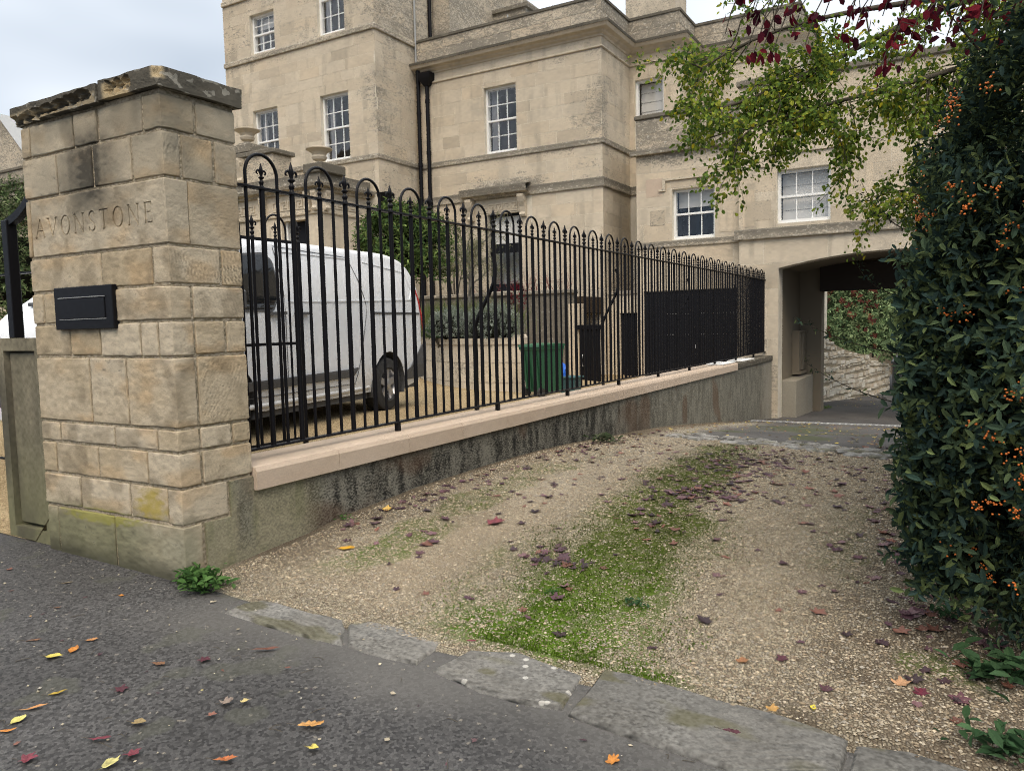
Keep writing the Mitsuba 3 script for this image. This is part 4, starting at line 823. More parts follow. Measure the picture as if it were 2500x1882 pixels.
wk = ar + "__window"; put(wk + "__blind", MB().box(W1[0] + .06, W1[1] - .06, YW + .34, YW + .36, 4.02, W1[3] - .04), "linen")
# arch interior
zf = lambda y: float(np.interp(y, TY, TZ))
soff = MB(); tA = np.array(arc)
P = np.stack([np.stack([tA[:, 0], np.full(33, y), tA[:, 1] + .04], 1) for y in (YA + .452, 20.45)]); soff.add(P.reshape(-1, 3), grid_faces(2, 33, False)[:, ::-1], (.35, .25, 0))
put(ar + "__vault", soff, "shaded_stone", False)
b = MB().box(XO + .03, XO + .3, YA + .45, 20.45, -1.6, 2.7); put(ar + "__passage_wall", b, "shaded_stone"); b = MB().box(XJ - .3, XJ - .03, YA + .45, 20.45, -1.6, 2.7); put(ar + "__passage_wall", b, "shaded_stone")
b = MB().tm(ex_front(rect(XJ - .3, XO + .3, -1.6, 3.3).difference(rect(-2.95, .95, -1.7, 2.03)), 20.45, 20.95), (.35, .28, 0)); put(ar + "__rear_arch", b, "shaded_stone")
put(ar + "__beam", MB().box(-2.97, 1.0, 20.30, 20.448, 2.0, 2.66), "soot", label="dark beam across the far opening")
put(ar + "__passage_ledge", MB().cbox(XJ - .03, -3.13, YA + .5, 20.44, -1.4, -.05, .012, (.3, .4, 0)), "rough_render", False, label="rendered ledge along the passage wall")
cb = put(ar + "__meter_cupboard", MB().box(XJ - .03, -3.30, 19.45, 19.50, .06, 1.06).box(XJ - .03, -3.30, 20.38, 20.43, .06, 1.06).box(XJ - .03, -3.30, 19.50, 20.38, 1.01, 1.06).box(XJ - .03, -3.26, 19.44, 20.44, -.0, .06), "shaded_stone", label="pale frame of a hatch in the passage wall")
put(cb + "__door", MB().cbox(-3.36, -3.31, 19.95, 20.37, .08, 1.0, .004), "shaded_stone"); put(cb + "__door", MB().cbox(-3.37, -3.335, 19.51, 19.93, .08, 1.0, .004), "shaded_stone")
# body behind the facades: roofs and rear walls
put(ar + "__roof", MB().box(XA, 4.5, YA + .45, 21.0, 6.2, 6.35).box(XW + .3, XA, YW + .3, YR - .01, 5.3, 5.41), "grey_zinc")
b = MB().box(XA, 4.5, 20.952, 21.25, 3.3, 6.3, (.4, .2, 0)).box(4.2, 4.5, YA + .452, 20.95, -1.6, 6.2, (.4, .2, 0)).box(XO + .31, 4.2, 20.5, 20.9, -1.6, 3.3, (.4, .2, 0)); put(ar + "__rear_wall", b, "ashlar", False, "uv")
# garage doors of vertical boards
gd = put(ar + "__garage_door", MB().box(GAR[0], GAR[1], YW + .075, YW + .10, GAR[2], GAR[3] - .02), "black_timber", label="black double garage doors of vertical boards")
nb = 20; bw = (GAR[1] - GAR[0] - .04) / nb
for k in range(nb):
    x = GAR[0] + .02 + k * bw + (.012 if k >= nb // 2 else -.004); d = rng.uniform(-.002, .002)
    put(gd + "__board", MB().cbox(x + .003, x + bw - .003, YW + .05 + d, YW + .078, GAR[2], GAR[3] - .025, .004), "black_timber")
b = MB()
for z in (1.52, 1.03):
    for k in range(28):
        x = GAR[0] + .18 + k * .075
        if 12 < k < 15: continue
        b.box(x, x + .022, YW + .036, YW + .052, z - .006, z + .006)
put(gd + "__bolt", b, "grey_zinc", label="rows of pale hinge bolts", kind="stuff")
put(gd + "__latch", MB().cbox(-5.36, -5.33, YW + .03, YW + .05, .70, .79, .003).cbox(-5.36, -5.33, YW + .03, YW + .05, .0, .06, .003), "grey_zinc")
put(ar + "__garage_jamb", MB().box(GAR[0] - .045, GAR[0] - .002, YW - .012, YW + .1, -.5, GAR[3] + .01), "new_stone")
# wall with a dark door between house and wing, retaining wall, gate, bed
lw = thing("yard_wall", "cream wall with a dark boarded door between house and wing", "wall")
b = MB().tm(ex_front(rect(XM + .001, XW, -.4, 2.05).difference(rect(-7.32, -6.86, -.5, 1.58)), 18.0, 18.25), (.7, .1, 0)).box(XM + .001, XW, 17.96, 18.3, 2.05, 2.13, (.4, .5, 0)); put(lw + "__masonry", b, "ashlar", False, "uv")
dd = put(lw + "__door", MB().box(-7.32, -6.86, 18.1, 18.14, -.4, 1.58), "black_timber")
for k in range(5): put(dd + "__board", MB().cbox(-7.315 + k * .09, -7.23 + k * .09, 18.08, 18.102, -.4, 1.57, .003), "black_timber")
rw = thing("retaining_wall", "black stained retaining wall behind the green bin", "wall")
YV = 16.2
b = MB().box(-12.5, -7.86, YV, YV + .35, -.3, 2.05, (.1, .75, 0)); put(rw + "__masonry", b, "ashlar", False, "uv")
courses(rw + "__masonry", "f", YV, -12.5, -7.86, .0, 2.05, lambda P: .88 + .12 * math.sin(P[0] * 9) * math.cos(P[0] * 2.3), 61, [], ch=.33, ln=.65); finish_stones(rw + "__masonry")
for k in range(8): put(rw + "__coping_stone", MB().cbox(-12.5 + k * .62, -11.885 + k * .62 if k < 7 else -7.80, YV - .06, YV + .42, 2.05, 2.15, .02, (.3, .7, 0)), "ashlar", False, "uv")
put(rw + "__pier", MB().cbox(-7.86, -7.60, YV - .05, YV + .3, -.3, 1.8, .01, (.9, .15, 0)), "ashlar", False, "uv", label="pale pier at the end of the retaining wall")
put("terrace", MB().box(-18.5, -7.66, YV + .35, YM, 1.6, 1.98), "soil", label="raised terrace along the house", kind="structure")
ga = thing("side_door", "black sheet door under a black lintel beside the retaining wall", "door")
put(ga + "__lintel", MB().cbox(-7.63, -7.02, 16.1, 16.22, 1.20, 1.31, .004), "black_paint"); put(ga + "__leaf", MB().cbox(-7.57, -7.06, 16.14, 16.18, -.2, 1.20, .004), "black_paint"); put(ga + "__handle", MB().tube(curve([(-7.50, 16.14, .62), (-7.49, 16.08, .60), (-7.49, 16.08, .38), (-7.50, 16.14, .36)], 12), .012, 8), "white_paint", True)
bd = thing("raised_bed", "raised planting bed held by a low pale stone wall", "planter")
BP = [(-12.2, 15.6), (-10.75, 14.0), (-9.65, 12.9), (-8.55, 12.1), (-7.65, 11.75), (-6.80, 12.0), (-6.85, 12.3), (-9.0, 16.1)]
ring = LineString(BP).buffer(.13, cap_style=2, join_style=2)
ztop = 1.115
for k in range(len(BP) - 1):
    p, q = np.array(BP[k]), np.array(BP[k + 1]); L = np.linalg.norm(q - p); d = (q - p) / L; nrm = np.array([d[1], -d[0]]); n = max(1, round(L / .75))
    for j in range(n):
        for (zl, zh, off) in ((-.1, .30, .5), (.30, .66, 0), (.66, 1.0, .5)):
            a, b2 = p + d * L * j / n, p + d * L * (j + 1) / n
            cs = np.array([a + d * .003, b2 - d * .003, b2 - d * .003 - nrm * .2, a + d * .003 - nrm * .2])
            v = np.array([(x, y, z) for z in (zl + .004, zh - .004) for x, y in cs]); put(bd + "__stone", MB().add(v, [[3, 2, 1, 0], [4, 5, 6, 7], [0, 1, 5, 4], [1, 2, 6, 5], [2, 3, 7, 6], [3, 0, 4, 7]], (.3 + .6 * rng.random(), .12 + .2 * rng.random(), 0)), "ashlar", False, "uv")
        cs = np.array([a + nrm * .03, b2 + nrm * .03, b2 - nrm * .26, a - nrm * .26]); v = np.array([(x, y, z) for z in (1.0, ztop) for x, y in cs]); put(bd + "__coping_stone", MB().add(v, [[3, 2, 1, 0], [4, 5, 6, 7], [0, 1, 5, 4], [1, 2, 6, 5], [2, 3, 7, 6], [3, 0, 4, 7]], (.6, .3, 0)), "ashlar", False, "uv")
q = Polygon(BP + [(-12.2, 16.15)]).buffer(-.15); m = extrude(polys(q)[0], 1.05); put(bd + "__soil", MB().tm(m), "soil")
# ---------------------------------------------------------------- white van
vn = thing("van", "white panel van parked behind the railing", "van")
a10 = math.radians(10); VX, VY = np.array([-math.sin(a10), math.cos(a10), 0]), np.array([-math.cos(a10), -math.sin(a10), 0]); VO = np.array([-6.14, 7.52, .305])
def vw(v):
    v = np.asarray(v, float); v = np.stack([v[:, 0], v[:, 1], v[:, 2]], 1)
    return VO + v[:, :1] * VX + v[:, 1:2] * VY + v[:, 2:3] * np.array([0, 0, 1.0])
def vput(part, mb, bsdf, smooth=False, **k):
    m = MB(); m.v = [vw(mb.V)]; m.f = [mb.F[:, ::-1]]; m.c = [mb.C]; return put(vn + "__" + part, m, bsdf, smooth, **k)
WV = 1.98
def half(z, zt):                                        # inset of the side from the widest line at height z
    t = np.clip((z - 1.28) / .72, 0, 1.1); return .012 + .155 * t ** 1.6 + .05 * np.clip((.55 - z) / .3, 0, 1) + .012 * np.exp(-((z - 1.30) / .03) ** 2)
def section(x):
    zt = np.interp(x, [-3.93, -3.90, -3.78, -3.40, -3.32, -2.58, -2.1, .2, .50, .66, .78, .90, .97, 1.0], [.82, 1.0, 1.14, 1.35, 1.39, 1.87, 1.955, 1.985, 1.96, 1.90, 1.78, 1.50, 1.24, 1.05])
    zb = np.interp(x, [-3.93, -3.6, .6, 1.0], [.34, .26, .28, .36])
    nose = np.interp(x, [-3.93, -3.88, -3.6, -3.1], [.35, .22, .07, 0]) + np.interp(x, [.85, .95, 1.0], [0, .03, .08])
    zz = np.r_[np.linspace(zb, max(zb + .1, zt - .10), 14)]
    L = [(half(z, zt) + nose, z) for z in zz]; i1 = half(zt - .1, zt) + nose
    arc = [(i1 + .10 * (1 - math.cos(a)) , zt - .10 + .10 * math.sin(a)) for a in np.linspace(.3, np.pi / 2, 5)]
    L = L + arc + [(.35 + nose, zt + .012), (WV / 2, zt + .02)]
    full = L + [(WV - y, z) for y, z in L[::-1][1:]]
    return [(x, y, z) for y, z in full] + []
xs_ = np.r_[np.linspace(-3.93, -3.6, 6), np.linspace(-3.5, -1.7, 16), np.linspace(-1.5, .6, 12), np.linspace(.7, 1.0, 7)]
P = np.array([section(x) for x in xs_]); n = P.shape[1]
f = grid_faces(len(xs_), n, True); f = np.vstack([f[:, [0, 1, 2]], f[:, [0, 2, 3]]]); V = P.reshape(-1, 3)
k = len(V); V = np.vstack([V, P[0].mean(0), P[-1].mean(0)]); j = np.arange(n)
f = np.vstack([f, np.stack([(j + 1) % n, j, j * 0 + k], 1), np.stack([j + (len(xs_) - 1) * n, (j + 1) % n + (len(xs_) - 1) * n, j * 0 + k + 1], 1)])
body = m3d.Manifold(m3d.Mesh(V.astype(np.float32), f.astype(np.uint32)))
if body.volume() < 0 or body.is_empty(): body = m3d.Manifold(m3d.Mesh(V.astype(np.float32), f[:, ::-1].astype(np.uint32)))
def cyl(x, r, y0, y1): return m3d.Manifold.cylinder(y1 - y0, r, r, 40).rotate([-90, 0, 0]).translate([x, y0, .34])
full = body
if not body.is_empty():
    for wx in (0, -2.93): full = full - cyl(wx, .405, -.1, .32) - cyl(wx, .405, WV - .32, WV + .1)
b = MB().mani(full) if not full.is_empty() else MB().add(V, f)
vput("body", b, "van_paint", 38)
def side(poly, push=.004, flip=False):                  # a patch lying on the near side; poly in (x, z)
    m = extrude(poly, .004); q = trimesh.Trimesh(m.vertices, m.faces); vv, ff = trimesh.remesh.subdivide_to_size(q.vertices, q.faces, .18)
    zt = 1.98; y = np.array([half(z, zt) for z in vv[:, 1]]) - push - vv[:, 2]
    y = np.where(vv[:, 2] > .002, y, y + .006)
    if flip: y = WV - y
    return MB().add(np.stack([vv[:, 0], y, vv[:, 1]], 1), ff)
def soft(pts, r=.05): return Polygon(pts).buffer(-r).buffer(2 * r).buffer(-r)
win = soft([(-3.14, 1.235), (-2.26, 1.245), (-2.15, 1.42), (-2.17, 1.72), (-2.28, 1.775), (-2.66, 1.735), (-2.9, 1.56)], .05)
for fl in (False, True): vput("side_window", side(win, .006, fl), "van_glass"); vput("window_seal", side(win.buffer(.022).difference(win), .004, fl), "dark_plastic")
vput("windscreen", MB().add([[-2.98, .22, 1.375], [-2.98, WV - .22, 1.375], [-2.22, WV - .30, 1.862], [-2.22, .30, 1.862]], [[0, 1, 2, 3]]).add([[-3.0, .2, 1.36], [-3.0, WV - .2, 1.36], [-2.98, WV - .22, 1.375], [-2.98, .22, 1.375]], [[0, 1, 2, 3]]), "van_glass")
v_ = scene[vn + "__windscreen"]
m = MB().add(np.array([[-3.34, .24, 1.41], [-3.34, WV - .24, 1.41], [-2.62, WV - .30, 1.875], [-2.62, .30, 1.875]]), [[0, 1, 2, 3]]); mm = MB(); mm.v = [vw(m.V)]; mm.f = [m.F]; mm.c = [m.C]; scene[vn + "__windscreen"] = mikit.ply((mm.V, mm.F), "van_glass")
seam = lambda pts, w=.005: LineString(pts).buffer(w / 2)
vput("door_seams", side(unary_union([seam([(-2.06, .40), (-2.06, 1.28), (-2.08, 1.86)]), seam([(-.78, .42), (-.62, .85), (-.50, 1.28), (-.62, 1.62), (-.74, 1.86), (-2.08, 1.875)]), seam([(-3.15, .42), (-3.12, 1.2)]), seam([(-3.12, .405), (-.78, .405)], .006)]), .003), "dark_plastic")
vput("pressed_line", side(unary_union([seam([(-2.0, 1.318), (.66, 1.405)], .016), seam([(.60, 1.405), (.68, 1.52), (.58, 1.76), (-.4, 1.83)], .010), seam([(-1.98, 1.83), (-.72, 1.845)], .010)]), .006), "van_paint")
vput("side_moulding", side(soft([(-3.2, .475), (-.86, .485), (-.74, .595), (-.98, .58), (-3.2, .56)], .012), .016), "dark_plastic")
vput("sliding_rail", side(sbox(-.40, 1.212, .84, 1.236), .006), "dark_plastic")
vput("sill", MB().tube([(-3.4, .06, .315), (-.46, .06, .335)], .028, 8), "van_paint", True)
for x in (-2.20, -1.80): vput("door_handle", MB().bar((x - .115, half(1.2, 2) - .028, 1.205), (x + .115, half(1.2, 2) - .028, 1.21), .034, .030).box(x - .115, x - .07, half(1.2, 2) - .03, half(1.2, 2) + .01, 1.192, 1.22), "dark_plastic")
vput("rear_bumper", side(soft([(.40, .36), (.99, .37), (1.0, .86), (.88, .80), (.55, .52), (.44, .48)], .02), .012), "dark_plastic", label="dark grey rear bumper corner")
vput("rear_bumper", MB().cbox(.93, 1.06, .06, WV - .06, .36, .58, .03), "dark_plastic")
vput("tail_light", side(soft([(.955, .92), (.985, .92), (.93, 1.20), (.80, 1.58), (.775, 1.56), (.89, 1.22)], .003), .004), "tail_red"); None
vput("wiper", MB().bar((-3.37, .5, 1.40), (-3.28, 1.3, 1.46), .02, .015), "dark_plastic"); vput("washer_jet", MB().cbox(-3.55, -3.49, 1.58, 1.63, 1.30, 1.335, .005), "dark_plastic"); vput("wing_mirror", MB().cbox(-2.98, -2.86, -.20, .02, 1.22, 1.42, .03), "dark_plastic")
vput("grille", MB().cbox(-3.95, -3.86, .55, WV - .55, .78, .98, .01).cbox(-3.95, -3.86, .45, WV - .45, .44, .62, .01), "dark_plastic")
for y_ in (.30, WV - .30): vput("headlight", MB().cbox(-3.93, -3.70, y_ - .15, y_ + .15, .86, 1.04, .03), "alloy")
vput("underbody", MB().box(-3.5, -.42, .10, WV - .1, .20, .30).box(.42, .9, .1, WV - .1, .24, .36), "dark_plastic")
for wx in (0, -2.93):
    for y0, sg in ((.035, 1), (WV - .035, -1)):
        wk_ = vn + "__wheel"; r = MB(); r.lathe([(.19, .0), (.215, -.012), (.235, 0), (.29, -.004), (.325, .012), (.339, .045), (.339, .17), (.325, .20), (.20, .205)], 40)
        vv = r.V; r.v = [np.stack([vv[:, 0] + wx, y0 + sg * vv[:, 2], vv[:, 1] + .338], 1)]; r.f = [r.F]; r.c = [r.C]
        m = MB(); m.v = [vw(r.V)]; m.f = [r.F]; m.c = [r.C]; key = put(wk_, m, "tyre_rubber", 40)
        q = MB(); q.lathe([(.222, -.004), (.232, .004), (.222, .016), (.20, .06), (.19, .10)], 40); q.lathe([(.001, -.002), (.045, -.002), (.065, .008), (.065, .05), (.001, .05)], 20)
        for s in range(5):
            a = 2 * np.pi * s / 5 + .3; ca, sa = math.cos(a), math.sin(a)
            pts = [(ca * r_ - sa * t_, sa * r_ + ca * t_, d_) for d_ in (.012, .045) for r_, t_ in ((.05, -.042), (.05, .042), (.218, .036), (.218, -.036))]
            q.mani(m3d.Manifold.hull_points(np.array(pts)))
        vv = q.V; m = MB(); m.v = [vw(np.stack([vv[:, 0] + wx, y0 + sg * (vv[:, 2]), vv[:, 1] + .338], 1))]; m.f = [q.F]; m.c = [q.C]; put(key + "__rim", m, "alloy", 30)
        q = MB().lathe([(.001, .09), (.20, .09)], 24); vv = q.V; m = MB(); m.v = [vw(np.stack([vv[:, 0] + wx, y0 + sg * vv[:, 2], vv[:, 1] + .338], 1))]; m.f = [q.F]; m.c = [q.C]; put(key + "__hub_backing", m, "dark_plastic")
    a = np.linspace(-.35, np.pi + .35, 24); Pn = np.array([[(wx + .402 * math.cos(t_), y, .34 + .402 * math.sin(t_)) for t_ in a] for y in (.02, .31)]); vput("wheel_arch", MB().add(Pn.reshape(-1, 3), grid_faces(2, 24, False)).add([(wx - .40, .315, .2), (wx + .40, .315, .2), (wx + .40, .315, .75), (wx - .40, .315, .75)], [[0, 1, 2, 3]]), "dark_plastic")
# ---------------------------------------------------------------- bins
wb = thing("wheelie_bin", "green wheelie bin in front of the retaining wall", "wheelie bin")
bx, by, bz = -6.17, 11.62, float(yard_z(-6.17, 11.62)) - .01
ca, sa = math.cos(-.32), math.sin(-.32)
def bw_(mb):
    v = mb.V * .9; mb.v = [np.stack([bx + v[:, 0] * ca - v[:, 1] * sa, by + v[:, 0] * sa + v[:, 1] * ca, bz + v[:, 2]], 1)]; mb.f = [mb.F]; mb.c = [mb.C]; return mb
h = m3d.Manifold.hull_points(np.array([(x * s, y * s + (.04 if s < 1 else 0), z) for z, s in ((.10, .80), (.94, 1.0)) for x in (-.275, .275) for y in (-.31, .31)])).to_mesh(); put(wb + "__body", bw_(MB().add(h.vert_properties[:, :3], h.tri_verts).cbox(-.292, .292, -.33, .33, .90, .955, .01)), "green_plastic")
b = MB()
for k in range(4): x = -.16 + .107 * k; b.mani(m3d.Manifold.hull_points(np.array([(x - .018, -.262, .16), (x + .018, -.262, .16), (x - .02, -.318, .88), (x + .02, -.318, .88), (x, -.21, .16), (x, -.28, .88)])))
put(wb + "__rib", bw_(b), "green_plastic")
h = m3d.Manifold.hull_points(np.array([(x, y, z) for x in (-.30, .30) for y, z in ((-.35, .955), (.33, .955), (-.33, .995), (.2, 1.02), (.33, 1.0))])); put(wb + "__lid", bw_(MB().mani(h).cbox(-.30, .30, .33, .40, .96, .99, .01)), "green_plastic", False)
for x in (-.2, .2):
    b = MB().lathe([(.001, -.025), (.09, -.025), (.1, -.015), (.1, .015), (.09, .025), (.001, .025)], 20); v = b.V; b.v = [np.stack([v[:, 2] + x, v[:, 0] - .22, v[:, 1] + .1], 1)]; b.f = [b.F]; b.c = [b.C]; put(wb + "__wheel", bw_(b), "tyre_rubber", 40)
rb = thing("recycling_box", "dark teal recycling box beside the green bin", "box")
b = MB(); zr = float(yard_z(-6.2, 12.9)) - .02; b.mani(m3d.Manifold.hull_points(np.array([(x, y, z) for x, y, z in [(-6.60, 12.75, zr), (-6.12, 12.75, zr), (-6.60, 13.05, zr), (-6.12, 13.05, zr), (-6.64, 12.72, zr + .33), (-6.08, 12.72, zr + .33), (-6.64, 13.08, zr + .33), (-6.08, 13.08, zr + .33)]]))); b.cbox(-6.66, -6.06, 12.70, 13.10, zr + .30, zr + .335, .008); put(rb + "__tub", b, "teal_plastic")
bg = thing("plastic_bag", "bright blue plastic bag on the recycling box", "bag")
m = trimesh.creation.icosphere(4); v = m.vertices * (.13, .12, .15); v = v * (1 + .55 * (meshkit.fbm(m.vertices * 2.6, 4, seed=8) - .45))[:, None] + (-6.46, 12.9, zr + .43); put(bg + "__bag", MB().add(v, m.faces), "blue_plastic", True)

# ---------------------------------------------------------------- foliage
def leaves(P, A, N, L, Wd, col, fold=.22, droop=.15):
    """Leaf blades of eight vertices: P base, A axis, N face normal, L length, Wd width, col per leaf."""
    n = len(P); A = A / np.linalg.norm(A, axis=1, keepdims=True); S = np.cross(A, N); S /= np.linalg.norm(S, axis=1, keepdims=True) + 1e-9; N = np.cross(S, A)
    L, Wd = np.broadcast_to(L, n)[:, None], np.broadcast_to(Wd, n)[:, None]; V = [P]
    for t, w in ((.30, .86), (.72, .80)):
        m = P + A * L * t - N * L * droop * t * t; V += [m + S * Wd / 2 * w + N * Wd * fold * w, m, m - S * Wd / 2 * w + N * Wd * fold * w]
    V = np.stack(V + [P + A * L - N * L * droop], 1).reshape(-1, 3)
    k = np.arange(n)[:, None] * 8; F = np.stack([k + q for q in ([0, 1, 2], [0, 2, 3], [1, 4, 5], [1, 5, 2], [2, 5, 6], [2, 6, 3], [4, 7, 5], [5, 7, 6])], 1).reshape(-1, 3)
    return V, F, np.repeat(np.clip(col, 0, 1), 8, 0)
def unit(v): return v / (np.linalg.norm(v, axis=-1, keepdims=True) + 1e-9)
def rdir(r, n): return unit(r.normal(size=(n, 3)))
def pick(r, n, cols, jit=.18):
    c = np.array(cols)[r.integers(0, len(cols), n)]; return c * (1 + jit * r.normal(size=(n, 1))).clip(.4, 1.8)
def shoots(r, O, D, nl, step, L, Wd, cols, spread=1.0, droop=.15):
    """Leafy shoots from points O along D, nl leaves each, spiralling."""
    n = len(O); i = np.arange(nl); D = unit(D); u = unit(np.cross(D, rdir(r, n))); w = np.cross(D, u); ph = r.uniform(0, 6.28, n)
    Pn = O[:, None] + D[:, None] * (i * step)[None, :, None] * r.uniform(.8, 1.2, (n, 1, 1)); a = ph[:, None] + i * 2.4
    side_ = np.cos(a)[..., None] * u[:, None] + np.sin(a)[..., None] * w[:, None]
    A = unit(D[:, None] * .75 + side_ * spread + .25 * r.normal(size=(n, nl, 3))); Nn = unit(D[:, None] - side_ * .4 + [0, 0, .5] + .3 * r.normal(size=(n, nl, 3)))
    m = n * nl; sz = (r.uniform(.6, 1.25, m)); tone = np.repeat(r.uniform(.6, 1.35, (n, 1)) * (1 + .25 * r.normal(size=(n, 1)).clip(-1, 1.5)), nl, 0); return leaves(Pn.reshape(-1, 3), A.reshape(-1, 3), Nn.reshape(-1, 3), L * sz, Wd * sz, pick(r, m, cols) * tone, droop=droop)
def lput(key, parts, bsdf, **lab):
    b = MB()
    for V, F, C in parts: b.add(V, F, C)
    return put(key, b, bsdf, False, "color", **lab)
# pyracantha hedge
hg = thing("berry_hedge", "tall dark evergreen hedge with orange berries along the drive", "hedge")
r = np.random.default_rng(11)
def hedge_face(y, z):                                   # x of the drive side
    P_ = np.stack([y * .9, z * 1.1, z * 0], -1)
    belt = .12 * np.exp(-((z - 1.35) / .16) ** 2) * np.exp(-((y - 4.2) / 1.6) ** 2) - .12 * np.exp(-((z - .95) / .28) ** 2) * np.exp(-((y - 4.6) / 1.5) ** 2)
    return np.interp(z, [.1, .6, 1.0, 1.4, 2.0], [.26, .08, .10, -.06, -.10]) + .26 * (meshkit.fbm(P_ * 1.6, 3, seed=4) - .5) + belt + .10 * np.exp(-((y - 3.3) / .5) ** 2) + .30 * np.clip((z - 2.05) / .5, 0, 1) ** 2 - .015 * np.clip(y - 5, 0, 4)
def hedge_end(x, z): return 3.42 + .5 * np.exp(-((x + .35) / .22) ** 2) + .26 * (meshkit.fbm(np.stack([x * 2.2, z * 2.2, z * 0 + 9], -1), 3, seed=6) - .5) - .10 * np.exp(-((z - .85) / .3) ** 2)
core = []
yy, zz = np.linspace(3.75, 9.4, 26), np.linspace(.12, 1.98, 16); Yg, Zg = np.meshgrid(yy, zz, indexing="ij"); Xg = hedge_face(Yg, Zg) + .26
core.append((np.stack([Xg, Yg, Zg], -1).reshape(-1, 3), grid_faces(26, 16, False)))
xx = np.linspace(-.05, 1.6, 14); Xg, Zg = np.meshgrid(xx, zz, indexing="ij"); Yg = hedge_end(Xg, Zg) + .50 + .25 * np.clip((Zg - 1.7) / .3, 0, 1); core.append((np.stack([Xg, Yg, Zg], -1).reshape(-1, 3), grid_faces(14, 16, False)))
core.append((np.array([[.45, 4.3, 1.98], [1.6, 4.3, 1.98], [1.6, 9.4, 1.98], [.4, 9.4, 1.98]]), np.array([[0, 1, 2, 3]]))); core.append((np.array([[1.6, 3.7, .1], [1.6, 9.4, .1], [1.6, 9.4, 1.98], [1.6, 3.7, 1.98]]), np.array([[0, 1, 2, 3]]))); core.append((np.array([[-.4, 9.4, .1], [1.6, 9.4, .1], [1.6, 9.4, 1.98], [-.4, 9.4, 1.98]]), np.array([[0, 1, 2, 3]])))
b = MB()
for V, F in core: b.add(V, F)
put(hg + "__shade_core", b, "hedge_shade", label="dark core coloured as the shade among the inner twigs of the hedge", kind="stuff")  # plain dark sheets behind the leaves, their colour stands for inner shade
DARK = [(.032, .052, .034), (.022, .040, .032), (.042, .064, .038), (.058, .082, .040), (.027, .046, .040), (.10, .13, .052)]
parts = []
n = 6600; y = 3.45 + 6.0 * r.random(n) ** 1.5; z = r.uniform(.10, 2.42, n) ** 1.0; keep = (meshkit.noise(np.stack([y * 1.7, z * 1.7, z * 0 + 3], -1)) > .48); y, z = y[keep], z[keep]; x = hedge_face(y, z) + r.uniform(-.02, .22, len(y))
O = np.stack([x, y, z], -1); D = unit(np.stack([-np.ones(len(y)) * .9, -.35 + 0 * y, .25 + 0 * y], -1) + .75 * rdir(r, len(y))); parts.append(shoots(r, O, D, 10, .015, .047, .0185, DARK, 1.1))
n = 4000; x = -.15 + 1.5 * r.random(n) ** 1.6; z = r.uniform(.12, 2.45, n); nz_ = meshkit.noise(np.stack([x * 2.0 + 4, z * 1.5, z * 0], -1), 2); hollow = 1.25 * np.exp(-((x - .15) / .15) ** 4 - ((z - 1.93) / .27) ** 4) + 1.1 * np.exp(-((x - .18) / .15) ** 4 - ((z - .48) / .22) ** 4)
keep = (nz_ > .50) & (r.random(n) > 1.15 * hollow); x, z = x[keep], z[keep]; y = hedge_end(x, z) + r.uniform(-.06, .30, len(x))
O = np.stack([x, y, z], -1); D = unit(np.stack([-.15 + 0 * x, -np.ones(len(x)), .25 + 0 * x], -1) + .8 * rdir(r, len(x))); parts.append(shoots(r, O, D, 11, .014, .050, .0195, DARK, 1.1))
n = 3600; y = 3.42 + 5.6 * r.random(n) ** 1.5; x = -.12 + 1.5 * r.random(n) ** 1.5; z = 1.98 + .42 * r.random(n) + .06 * np.sin(y * 2.3) + .06 * np.clip((4.4 - y), 0, 1); keep = x > hedge_face(y, z) - .02; x, y, z = x[keep], y[keep], z[keep]; n = len(x); O = np.stack([x, y, z], -1); D = unit(np.stack([0 * x - .2, 0 * x - .2, np.ones(n)], -1) + .7 * rdir(r, n)); parts.append(shoots(r, O, D, 10, .016, .046, .018, DARK, 1.0))
lput(hg + "__foliage", parts, "glossy_leaf", label="small glossy dark leaves", kind="stuff")
# long straying twigs
b, tw = MB(), []
for (p0, p1, p2) in [((-.32, 5.3, 1.12), (-.62, 5.35, 1.20), (-.95, 5.4, 1.36)), ((-.30, 5.2, .82), (-.62, 5.2, .93), (-.86, 5.25, 1.07)), ((-.35, 5.9, 1.95), (-.50, 6.0, 2.1), (-.62, 6.05, 2.32)), ((.05, 3.5, 2.35), (-.05, 3.5, 2.5), (-.12, 3.5, 2.62)), ((.2, 3.35, .62), (.45, 3.2, .50), (.75, 3.1, .40)), ((.05, 3.5, .98), (.35, 3.3, .95), (.7, 3.2, .92)), ((-.36, 6.6, 1.5), (-.6, 6.6, 1.62), (-.7, 6.6, 1.78))]:
    c = curve([p0, p1, p2], 12); put(hg + "__twig", MB().tube(c, np.linspace(.0042, .0015, 12), 6), "dark_bark", True); d = np.gradient(c, axis=0); tw.append(shoots(r, c[2::1], d[2::1] + .8 * rdir(r, 10), 4, .012, .034, .013, DARK, 1.2))
lput(hg + "__twig_leaves", tw, "glossy_leaf", kind="stuff", label="leaves of the straying twigs")
r = np.random.default_rng(29)
for k in range(16):
    x0, z0 = r.uniform(-.05, .6), r.uniform(.1, .5); y0 = 3.95 + r.uniform(0, .3); x1, z1 = x0 + r.uniform(-.35, .25), z0 + r.uniform(.5, 1.7)
    c = curve([(x0 + .3, y0 + .3, .05), (x0 + .1, y0, z0), ((x0 + x1) / 2, y0 - .12 + r.uniform(-.1, .1), (z0 + z1) / 2), (x1, y0 - .35, z1)], 14); put(hg + "__branch", MB().tube(c, np.linspace(.013, .004, 14), 6), "bark", True)
ico = trimesh.creation.icosphere(0); b = MB(); r = np.random.default_rng(23)
def cluster(c, nb, sp):
    for q in c + r.normal(size=(nb, 3)) * sp: b.add(ico.vertices * r.uniform(.0036, .0050) + q, ico.faces)
